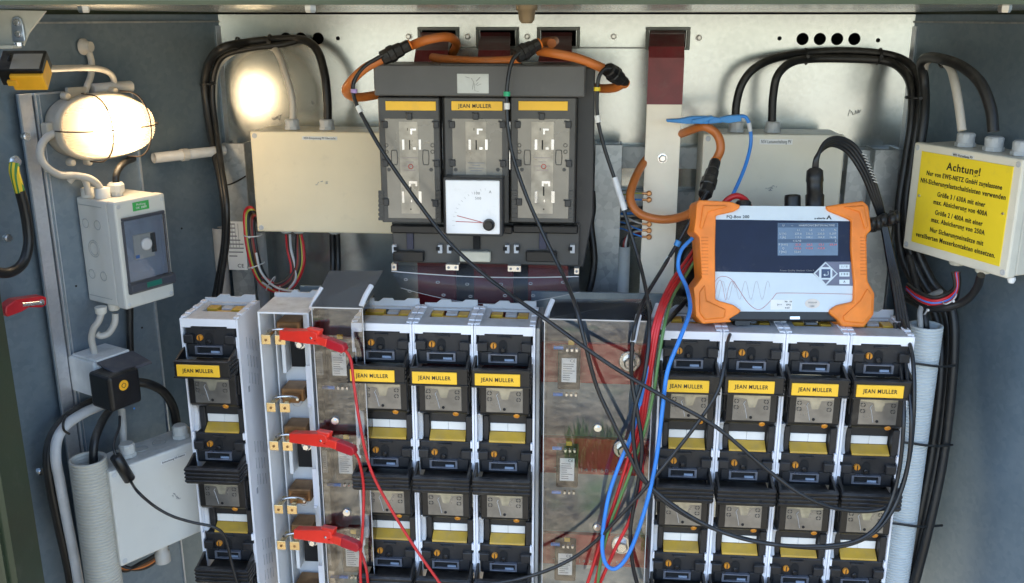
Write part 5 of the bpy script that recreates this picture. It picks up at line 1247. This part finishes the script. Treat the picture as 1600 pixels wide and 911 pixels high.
# ================================================================== BLUE CLIP
fr = Fr(W(1100, 190, 1.60)); bc = thing('crocodile_clip', 'blue crocodile clip gripping the tinned bar just below its red sleeve', 'clip', fr)
P = lambda x, y: (lambda v: (v.x, v.z))(fr.loc(x, y))
MB().prism([P(1041, 186), P(1041, 190), P(1072, 193), P(1106, 193), P(1108, 181), P(1082, 181), P(1062, 185)], -.007, .007, .0015, 2).build('jaw', 'clip_blue', bc)
MB().prism([P(1080, 186), P(1113, 180), P(1114, 184), P(1096, 193), P(1080, 192)], -.010, .010, .0015, 2).build('lever', 'clip_blue', bc)
MB().prism([P(1108, 181), P(1128, 184), P(1128, 191), P(1106, 193)], -.006, .006, .001).build('boot', 'clip_blue', bc)
MB().prism([P(1124, 183), P(1136, 180), P(1157, 179), P(1158, 189), P(1138, 192), P(1124, 190)], -.007, .007, .0015, 2).build('sleeve', 'clip_blue', bc)
MB().tube(cpts([(1156, 181, 1.60), (1166, 184, 1.60), (1172, 200, 1.60), (1173, 225, 1.60), (1166, 255, 1.59), (1155, 283, 1.57), (1142, 310, 1.55), (1130, 330, 1.54)]), .0030, 8).build('lead', 'cable_blue', bc, True)
MB().cyl(W(1170, 192, 1.599), W(1172.5, 205, 1.599), .0037, 10).build('marker_sleeve', 'sleeve_grey', bc, True)

# ================================================================== LEFT SIDE
LP = Fr(CAM + ray(178, 316)*1.50, R(63))
def LW(px, py, off=.10): return LP.world(LP.loc(px, py, off))
def lcable(name, label, pts, r, m, group=None, cat='cable', seg=10):
    o = MB().tube([LW(*p) for p in pts], r, seg).build(name, m, tag=(label, cat, group)); FR[o.name] = Fr(o.location); return o
xa_ = LP.loc(26, 150, .10).x; xb_ = LP.loc(206, 132, .10).x; zt_ = (LP.loc(26, 150, .10).z+LP.loc(206, 132, .10).z)/2
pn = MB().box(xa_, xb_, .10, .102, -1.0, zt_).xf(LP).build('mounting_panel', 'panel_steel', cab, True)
fx = LP.loc(47, 150, .10).x
MB().box(xa_, fx, .095, .0995, -1.0, zt_, .001).box(fx+.002, fx+.006, .093, .0995, -1.0, zt_, .001).box(fx+.012, fx+.0135, .097, .0995, -1.0, zt_).box(xa_, xb_, .097, .0995, zt_-.003, zt_).box(xb_-.003, xb_, .097, .0995, -1.0, zt_-.003).xf(LP).build('folded_edge', 'edge_steel', pn, True)
for px, py in ((37, 213), (60, 735), (8, 371)):
    q = LP.loc(px, py, .094); MB().lathe((q.x, .095, q.z), (0, -1, 0), [(.0045, 0), (.0045, .012)], 10).lathe((q.x, .090, q.z), (0, -1, 0), [(.0065, 0), (.0065, .005)], 6, False).xf(LP).build('bolt', 'silver', pn, True)
for px, py in ((119, 447), (284, 357), (222, 512)):
    q = LP.loc(px, py, .0995); MB().lathe((q.x, .0999, q.z), (0, -1, 0), [(.0018, 0), (.0018, .0005)], 10).xf(LP).build('small_hole', 'void_black', pn, True)
# lamp
cl_ = LP.loc(170, 198, .050)
fr = Fr(LP.world((cl_.x, .10, cl_.z)), R(63)); lamp = thing('bulkhead_lamp', 'lit oval bulkhead lamp with ribbed glass and thin wire guard', 'lamp', fr)
def oval(a, b, n=120, p=2.5, rib=0):
    o = []
    for i in range(n):
        t = 2*PI*i/n; c, s_ = math.cos(t), math.sin(t); k = (abs(c)**p+abs(s_)**p)**(-1/p)*(1+rib*(1 if i % 2 else -1))
        o.append((a*c*k, b*s_*k))
    return o
A_, B_ = .081, .052
MB().prism(oval(A_*.97, B_*.97, 60), -.030, -.001, .002, 2).build('housing', 'lamp_housing', lamp)
def loft(rings, name, m, par, smooth=True, cap=True):
    mb = MB(); n = len(rings[0][0]); vs = []; fs = []
    for pts, y in rings: vs += [(p[0], y, p[1]) for p in pts]
    for k in range(len(rings)-1):
        for i in range(n): j = (i+1) % n; fs.append([k*n+i, k*n+j, (k+1)*n+j, (k+1)*n+i])
    if cap: fs.append([(len(rings)-1)*n+i for i in range(n)])
    return mb.add(vs, fs, smooth).build(name, m, par)
loft([(oval(A_, B_), -.026), (oval(A_*1.02, B_*1.02), -.032), (oval(A_*.99, B_*.99), -.040), (oval(A_*.93, B_*.90), -.042), (oval(A_*.92, B_*.89), -.036)], 'rim', 'lamp_housing', lamp, cap=False)
gr_ = []
for k in range(9):
    f = PI/2*k/8*.93; gr_.append((oval(A_*.92*math.cos(f)**.45, B_*.89*math.cos(f)**.55, 120, 2.4, .035*math.cos(f)), -.036-.062*math.sin(f)))
loft(gr_, 'glass', 'lamp_glass', lamp, smooth=False)
MB().lathe((-.028, -.055, 0), (1, 0, 0), [(.001, 0), (.018, .008), (.026, .028), (.024, .048), (.014, .062), (.013, .075)], 20).build('bulb', 'lamp_glow', lamp)
def arc(f, n=14): return [f(i/n) for i in range(n+1)]
wg = MB().tube(arc(lambda t: (-A_*1.02*math.cos(PI*t), -.034-.068*math.sin(PI*t)**.6, 0)), .0012, 6, 3)
wo = wg.build('guard_wire', 'wire_dark', lamp)
for xx in (-.030, .040):
    MB().tube(arc(lambda t: (xx, -.034-.067*math.sin(PI*t)**.6, B_*1.02*math.cos(PI*t))), .0012, 6, 3).build('guard_wire', 'wire_dark', lamp)
for (x, z) in ((-.030, -B_*1.03), (-.060, -B_*.98), (-.055, B_*.98), (.085, .0), (.03, B_*1.03)):
    MB().lathe((x, -.030, z), (0, -1, 0), [(.006, -.006), (.006, .004), (.004, .006)], 12).build('fixing_lug', 'lamp_housing', lamp)
MB().box(-.090, -.076, -.026, -.008, -.012, .012, .002).build('cable_entry', 'lamp_housing', lamp)
pl_ = bpy.data.lights.new('lamp_light', 'POINT'); pl_.energy = 0.42; pl_.color = (1, .76, .47); pl_.shadow_soft_size = .028
plo = bpy.data.objects.new('lamp_light', pl_); COL.objects.link(plo); plo.parent = lamp; plo.location = (.028, -.062, 0)
# bits behind the lamp
o = MB().lathe(LW(144, 140, .085), LW(204, 135, .085)-LW(144, 140, .085), [(.0075, 0), (.0095, 0), (.0095, (LW(204, 135, .085)-LW(144, 140, .085)).length)], 20).build('conduit_stub', 'conduit_grey', tag=('short grey conduit stub lying just above the lit lamp', 'conduit'))
o = MB().box(-.022, .012, -.004, .004, -.010, .010, .001, M=Matrix.Translation(LW(124, 146, .085)) @ LP.M.to_4x4()).build('mounting_ear', 'lamp_housing', tag=('pale mounting ear peeking out above the left end of the lamp', 'bracket'))
lcable('lamp_cable', 'grey cable curving from the round grommet down behind the lamp', [(131, 73, .13), (138, 80, .115), (143, 98, .11), (142, 118, .10), (137, 132, .09), (132, 146, .085)], .0052, 'cable_grey')
g = MB().lathe(LW(129, 73, .118), LP.M @ Vector((.35, -1, 0)), [(.013, 0), (.013, .004), (.009, .008), (.008, .016)], 18).build('grommet', 'cable_grey', tag=('pale rubber grommet where the lamp cable leaves the left wall', 'grommet'))
lcable('sensor_cable', 'grey cable running right from the yellow limit switch and bending down', [(66, 108, -.08), (95, 107, -.02), (125, 106, .04), (150, 107, .07), (168, 112, .08), (177, 122, .082), (179, 138, .085)], .0048, 'cable_grey')
lcable('lamp_cable', 'grey cable bowing left out of the lamp and round to the switch box', [(102, 205, .075), (84, 208, .075), (67, 222, .075), (63, 242, .075), (72, 260, .07), (92, 273, .06), (112, 274, .06), (128, 276, .055), (142, 280, .05), (154, 290, .05), (159, 304, .05)], .0058, 'cable_grey')
lcable('lamp_cable', 'short grey cable tucked under the bowing lamp cable at the switch box', [(108, 284, .085), (116, 276, .08), (126, 276, .075), (134, 284, .07), (138, 304, .07)], .0052, 'cable_grey')
# switch box on the left
bx1 = LP.loc(257, 302).x; bz0 = (LP.loc(194, 486).z)
fr = Fr(LP.O, R(63)); sb = thing('switch_box', 'pale grey switch enclosure with tinted window on the left panel below the lamp', 'switch box', fr)
MB().box(.0012, bx1-.0012, .022, .098, bz0+.0012, -.0012, .003, 2).build('body', 'box_light', sb)
ld_ = MB().box(0, bx1, 0, .0215, bz0, 0, .0035, 2).build('lid', 'box_light', sb)
h = -bz0; wd_ = bx1
for a, b in ((.07, .05), (.93, .05), (.07, .96), (.93, .96)):
    MB().lathe((a*wd_, -.0001, -b*h), (0, -1, 0), [(.0035, 0), (.0035, .0006), (.002, .0004)], 12).build('lid_screw', 'gland_grey', ld_)
st = MB().box(.34*wd_, .66*wd_, -.0006, 0, -.115*h, -.035*h).build('green_sticker', 'green_sticker', ld_)
text('Prüfung', (.5*wd_, -.060*h), None, .0050, 'white_label', st, y=-.0006); text('OK 2009', (.5*wd_, -.090*h), None, .0050, 'white_label', st, y=-.0006)
wf = MB()
x0, x1, z1, z0 = .08*wd_, .93*wd_, -.155*h, -.845*h
wf.box(x0, x1, -.0055, -.0005, z1-.005, z1, .001).box(x0, x0+.0022, -.0055, -.0005, z0, z1-.005, .0006).box(x1-.0022, x1, -.0055, -.0005, z0, z1-.005, .0006)
wfo = wf.build('window_frame', 'slate_flap', sb)
MB().box(x0+.0022, x1-.0022, -.0052, -.0042, z0+.015, z1-.005).build('window_pane', 'smoke_cover', wfo)
MB().box(x0+.003, x1-.003, -.0006, .0002, z0+.010, z1-.004).build('inner_cover', 'inner_blue', sb)
mc = MB().box(.26*wd_, .66*wd_, -.0030, -.0005, -.56*h, -.33*h, .001).build('breaker', 'box_light', sb)
MB().lathe((.50*wd_, -.003, -.43*h), (0, -1, 0), [(.0105, 0), (.0105, .002), (.008, .0035)], 18).build('rotary_knob', 'pale_grey', mc)
MB().box(.60*wd_, .70*wd_, -.0034, -.0028, -.52*h, -.34*h).build('dark_side', 'void_black', mc)
MB().box(.27*wd_, .35*wd_, -.0034, -.0028, -.545*h, -.515*h).build('blue_mark', 'cable_blue', mc)
lt = MB().prismx([(-.006, z0-.003), (-.012, z0+.002), (-.012, z0+.014), (-.0005, z0+.017), (-.0005, z0-.003)], x0-.001, x1+.004, .001).build('window_latch', 'slate_flap', sb)
MB().box(.36*wd_, .66*wd_, -.0135, -.0115, z0+.004, z0+.013, .0006).build('latch_button', 'teal_latch', lt)
kn = MB()
for yy, zz, r_ in ((.080, -.24, .0075), (.050, -.24, .0075), (.066, -.47, .014), (.066, -.47, .0105), (.080, -.72, .0075), (.050, -.72, .0075)):
    kn.tube([(.0008, yy+r_*math.cos(k*PI/8), zz*h+r_*math.sin(k*PI/8)) for k in range(16)], .0007, 5, closed=True, sub=1)
kn.tube([(.0008, .093, -.07*h), (.0008, .035, -.07*h)], .0006, 4, raw=True).tube([(.0008, .093, -.93*h), (.0008, .035, -.93*h)], .0006, 4, raw=True)
kn.build('knockout_ring', 'knock_grey', sb)
for (px, r_, hh, oy) in ((138, .011, .014, .080), (160, .012, .016, .052)): 
    q = LP.loc(px, 304, oy); MB().lathe((q.x, oy, -.001), (0, 0, 1), [(r_, 0), (r_, hh), (r_*.8, hh+.001)], 18).build('cable_entry', 'box_light', sb)
q = LP.loc(182, 300, .050); MB().lathe((q.x, .050, -.001), (0, 0, 1), [(.010, 0), (.010, .006), (.013, .007), (.0135, .018), (.010, .022)], 10, False).build('cable_gland', 'box_light', sb)
for px in (158, 179, 203):
    q = LP.loc(px, 488, .05); MB().lathe((q.x, .05, bz0+.001), (0, 0, -1), [(.0095, 0), (.009, .010), (.007, .012)], 16).build('cable_entry', 'box_light', sb)
lcable('power_cable', 'black cable bending from the white gland of the switch box into the grey conduit', [(181, 288, .05), (182, 272, .052), (190, 258, .06), (203, 250, .09), (222, 246, .15), (244, 246, .245)], .0055, 'cable_black')
a = W(240, 247, 1.615); b = W(350, 235, 1.73)
MB().lathe(a, b-a, [(.0078, .01), (.0078, 0), (.0092, 0), (.0092, (b-a).length)], 20, caps=False).build('conduit_pipe', 'pipe_grey', tag=('horizontal grey conduit pipe running from the lamp side to the left rail', 'pipe', 'plain pale conduit pipes'))
m = MB().lathe(a+(b-a)*.38, b-a, [(.0112, 0), (.0112, .012)], 18); m.build('pipe_clamp', 'cable_grey', tag=('grey pipe clamp halfway along the horizontal conduit', 'clamp'))
lcable('power_cable', 'grey cable dropping from the leftmost bottom entry of the switch box', [(158, 490, .05), (154, 502, .05), (146, 514, .055), (143, 530, .06), (148, 552, .06)], .0055, 'cable_grey')
lcable('power_cable', 'grey cable dropping from the middle bottom entry of the switch box', [(180, 490, .05), (179, 505, .05), (170, 520, .055), (158, 525, .06), (152, 522, .065)], .0055, 'cable_grey')
lcable('power_cable', 'dark cable hanging straight down behind the switch box', [(203, 480, .09), (203, 520, .09), (204, 560, .09), (204, 620, .09)], .006, 'cable_black')

# socket and charger
s0 = LP.loc(150, 600, .030); zz1 = LP.loc(150, 566, .030).z; zz0 = LP.loc(156, 622, .030).z
fr = Fr(LP.world((s0.x, .030, zz0)), R(63)); sk = thing('wall_socket', 'grey wall socket with lifted dark flap below the switch box', 'socket', fr)
hh = zz1-zz0
MB().box(0, .070, 0, .069, 0, hh, .003, 2).build('body', 'socket_grey', sk)
MB().box(.004, .066, -.006, .0, .004, hh-.004, .002).build('front_frame', 'socket_grey', sk)
MB().prismx([(-.006, hh-.002), (-.006, hh+.002), (-.052, hh-.008), (-.054, hh-.012), (-.050, hh-.0125)], .002, .070, .0008).build('flap', 'slate_flap', sk)
MB().box(.004, .066, -.004, .06, hh, hh+.004, .001).build('top_lip', 'socket_grey', sk)
c0 = LP.loc(164, 600, -.02); fr = Fr(LP.world((c0.x, -.030, LP.loc(166, 650, -.03).z)), R(63))
ch = thing('plug_charger', 'black plug-in power adapter with round yellow sticker, plugged into the grey socket', 'charger', fr)
hc = LP.loc(165, 592, -.03).z-LP.loc(166, 650, -.03).z
MB().box(0, .058, 0, .053, 0, hc, .006, 3).build('body', 'black_plastic', ch)
q = fr.loc(193, 602); ys = MB().lathe((q.x, -.0001, q.z), (0, -1, 0), [(.0085, 0), (.0085, .0006)], 24).build('round_sticker', 'sensor_yellow', ch)
MB().tube([(q.x-.004, -.0008, q.z), (q.x, -.0008, q.z+.004), (q.x+.004, -.0008, q.z), (q.x, -.0008, q.z-.004)], .0006, 4, closed=True, sub=2).build('sticker_mark', 'print_black', ys)
q = fr.loc(212, 637); MB().lathe((q.x-.003, -.0001, q.z), (0, -1, 0), [(.0015, 0), (.0015, .0006)], 10).build('status_light', 'cable_blue', ch)
mb = MB().tube([LW(187, 650, 0), LW(186, 668, -.01), (LW(179, 688, -.02)), LW(178, 702, -.03), LW(183, 716, -.035)], .0022, 8)
mb.build('thin_lead', 'lead_black', ch, True)
a, b = LW(180, 712, -.035), LW(203, 750, -.035)
MB().lathe(a, b-a, [(.006, 0), (.0095, .002), (.0095, (b-a).length-.002), (.006, (b-a).length)], 16).build('ferrite_bead', 'black_plastic', ch, True)
MB().tube([b, W(215, 768, 1.30), W(240, 790, 1.31), W(268, 806, 1.32), W(300, 816, 1.335), W(335, 824, 1.345), W(352, 840, 1.352), W(362, 880, 1.352), W(372, 915, 1.352)], .0024, 8).build('thin_lead', 'lead_black', ch, True)
lcable('power_cable', 'thick black cable arching from behind the charger into the grey box gland', [(205, 596, .04), (232, 600, .03), (255, 612, .03), (270, 635, .035), (277, 668, .04)], .0078, 'cable_black')
lcable('power_cable', 'thick black cable hanging from the charger into the cream corrugated pipe', [(172, 640, .05), (160, 658, .03), (149, 685, .015), (146, 710, .01), (147, 745, .01)], .0068, 'cable_black')
lcable('power_cable', 'grey cable behind the charger dropping into the left gland of the grey box', [(190, 640, .06), (192, 670, .045), (193, 705, .04)], .0062, 'cable_grey')
lcable('power_cable', 'white cable sweeping left from behind the charger and down to the lower edge', [(160, 632, .07), (130, 646, .065), (105, 663, .06), (90, 685, .055), (87, 715, .05), (94, 755, .05), (104, 810, .05), (116, 870, .05), (126, 930, .05)], .0085, 'cable_white')
lcable('power_cable', 'black cable sweeping down along the left of the white one', [(150, 626, .085), (118, 643, .08), (90, 668, .075), (76, 700, .07), (77, 745, .065), (90, 810, .065), (106, 880, .065), (116, 940, .065)], .0085, 'cable_black')
o = MB().tube([LW(103, 650, .058), LW(99, 660, .045), LW(100, 672, .045), LW(108, 678, .058)], .002, 6).build('cable_tie', 'cable_black', tag=('black cable tie on the white cable left of the charger', 'cable tie', 'cable ties'))
a = LW(137, 716, .005); corrugated(a, a-Vector((0, 0, .36)), .0285, 'pipe_cream', 'wide cream corrugated pipe standing at the lower left', .0056)

# grey box lower left
fr = Fr(CAM+ray(170, 738)*1.53, R(54)); gx1 = fr.loc(330, 681).x; gz0 = fr.loc(190, 886).z
t, l = jbox('terminal_box', 'plain grey terminal box at the lower left, behind the cream corrugated pipe', 'terminal box', fr, 0, gx1, gz0, 0, .075, 'box_light')
for px in (196, 279): q = fr.loc(px, 695 if px < 250 else 668, .04); gland(t, q.x, .036, -.001, .0125, 1, 'box_light', .022)
for u in (.42, .60): MB().tube([(gx1*u+.011*math.cos(k*PI/8), .042+.011*math.sin(k*PI/8), .0002) for k in range(16)], .0006, 5, closed=True, sub=1).build('knockout_ring', 'knock_grey', t)
a = fr.loc(250, 712); b = fr.loc(289, 700); sticker(t, fr, a.x, b.x, -.020, -.0145, 0, 'Beleuchtung NS-Station')
smudge(l, fr, 277, 775, 0)
q = fr.loc(252, 850, .04); MB().lathe((q.x, .04, gz0+.001), (0, 0, -1), [(.013, 0), (.013, .008), (.010, .010), (.010, .030), (.013, .032), (.013, .05)], 18).build('lower_gland', 'cable_grey', t)
for i, (mm, d) in enumerate((('cable_black', 0), ('cable_brown', 5), ('cable_black', 9), ('orange_coil', 3))):
    cable('control_wire', ['first black', 'brown', 'second black', 'orange'][i]+' wire curving below the lower left grey box', [(178, 868+d, 1.46), (195, 886+d*.6, 1.46), (222, 888-d, 1.47), (245, 875-d, 1.48), (262, 850, 1.49)], .004, mm, 'wires below the grey box')

# earthing cable, red latch, stay bracket, limit switch
ec = thing('earth_lead', 'black earthing lead with yellow green sleeve bolted to the left wall', 'cable', Fr(LW(23, 256, .06)))
MB().lathe(LW(22, 252, .072), LP.M @ Vector((0, -1, 0)), [(.009, 0), (.009, .003), (.0062, .0032), (.0062, .009)], 8, False).build('bolt', 'silver', ec, True)
MB().tube([LW(22, 256, .065), LW(22, 268, .062), LW(26, 282, .06), LW(31, 300, .06)], .0075, 12).build('striped_sleeve', 'stripe_yg', ec, True)
MB().tube([LW(31, 298, .06), LW(38, 325, .06), LW(43, 355, .06), LW(44, 385, .058), (LW(35, 412, .055)), LW(14, 426, .05), LW(-10, 424, .045), LW(-40, 415, .04)], .0078, 12).build('black_cable', 'cable_black', ec, True)
rl = thing('red_latch', 'small red plastic latch with steel bolt on the left wall', 'latch', Fr(LW(35, 478, .06), R(63)))
f_ = FR[rl.name]; P = lambda x, y: (lambda v: (v.x, v.z))(f_.loc(x, y))
MB().prism([P(3, 478), P(18, 467), P(60, 461), P(67, 463), P(67, 475), P(60, 479), P(40, 479), P(28, 486), P(6, 494), P(2, 488)], -.010, .010, .002, 2).build('hook', 'red_handle', rl)
a = f_.loc(34, 476, -.011); b = f_.loc(62, 473, -.011); MB().cyl(a, b, .0035, 10).lathe(b, b-a, [(.005, 0), (.005, .005)], 8, False).build('bolt', 'silver', rl)
Ys = 1.10
fr = Fr(W(0, 72, Ys)); sb_ = thing('stay_bracket', 'pale triangular gusset with bolted steel plate at the upper left corner', 'bracket', fr)
P = lambda x, y: (lambda v: (v.x, v.z))(fr.loc(x, y))
MB().prism([P(-60, 14), P(71, 17), P(44, 52), P(36, 72), P(-60, 76)], 0, .004, .0006).build('gusset', 'gusset_grey', sb_)
MB().prism([P(-60, 70), P(36, 70), P(34, 75), P(-60, 78)], -.020, .0, .0006).build('flange', 'gusset_grey', sb_)
pp = MB().prism([P(20, 36), P(22, 28), P(28, 25), (P(34, 28)), P(38, 38), P(42, 64), P(22, 65)], -.004, -.0005, .0008).build('steel_plate', 'plate_blue', sb_)
for x, y in ((27, 35), (29, 53)):
    q = fr.loc(x, y, -.004); MB().lathe((q.x, -.004, q.z), (0, -1, 0), [(.0042, 0), (.0042, .002), (.003, .0035)], 14).build('plate_bolt', 'silver', pp)
q = fr.loc(28, 68, -.01); MB().lathe((q.x, -.008, q.z+.001), (0, 0, -1), [(.005, 0), (.005, .004)], 10).build('lower_bolt', 'silver', sb_)
fr = Fr(CAM+ray(24, 134)*1.22, R(12), R(38)); lm = thing('limit_switch', 'yellow and black limit switch under the bracket at the upper left', 'limit switch', fr)
sx_ = .038
MB().box(-.016, sx_, .002, .040, -.002, .024, .0015).build('body', 'black_plastic', lm)
MB().box(-.002, sx_+.0005, -.003, .030, -.006, .018, .0015).build('front_cover', 'sensor_yellow', lm)
MB().box(-.006, .006, -.006, -.001, .004, .012, .001).build('latch_tab', 'sensor_yellow', lm)
MB().box(.0, sx_-.003, .004, .032, .0238, .0246).build('type_label', 'sensor_label', lm)
MB().lathe((-.020, .006, .012), (-.6, -1, 0), [(.0045, 0), (.0045, .003)], 12).build('roller', 'sensor_yellow', lm)
MB().cyl((-.004, .02, .024), (.002, .02, .034), .002, 8).build('lever', 'void_black', lm)
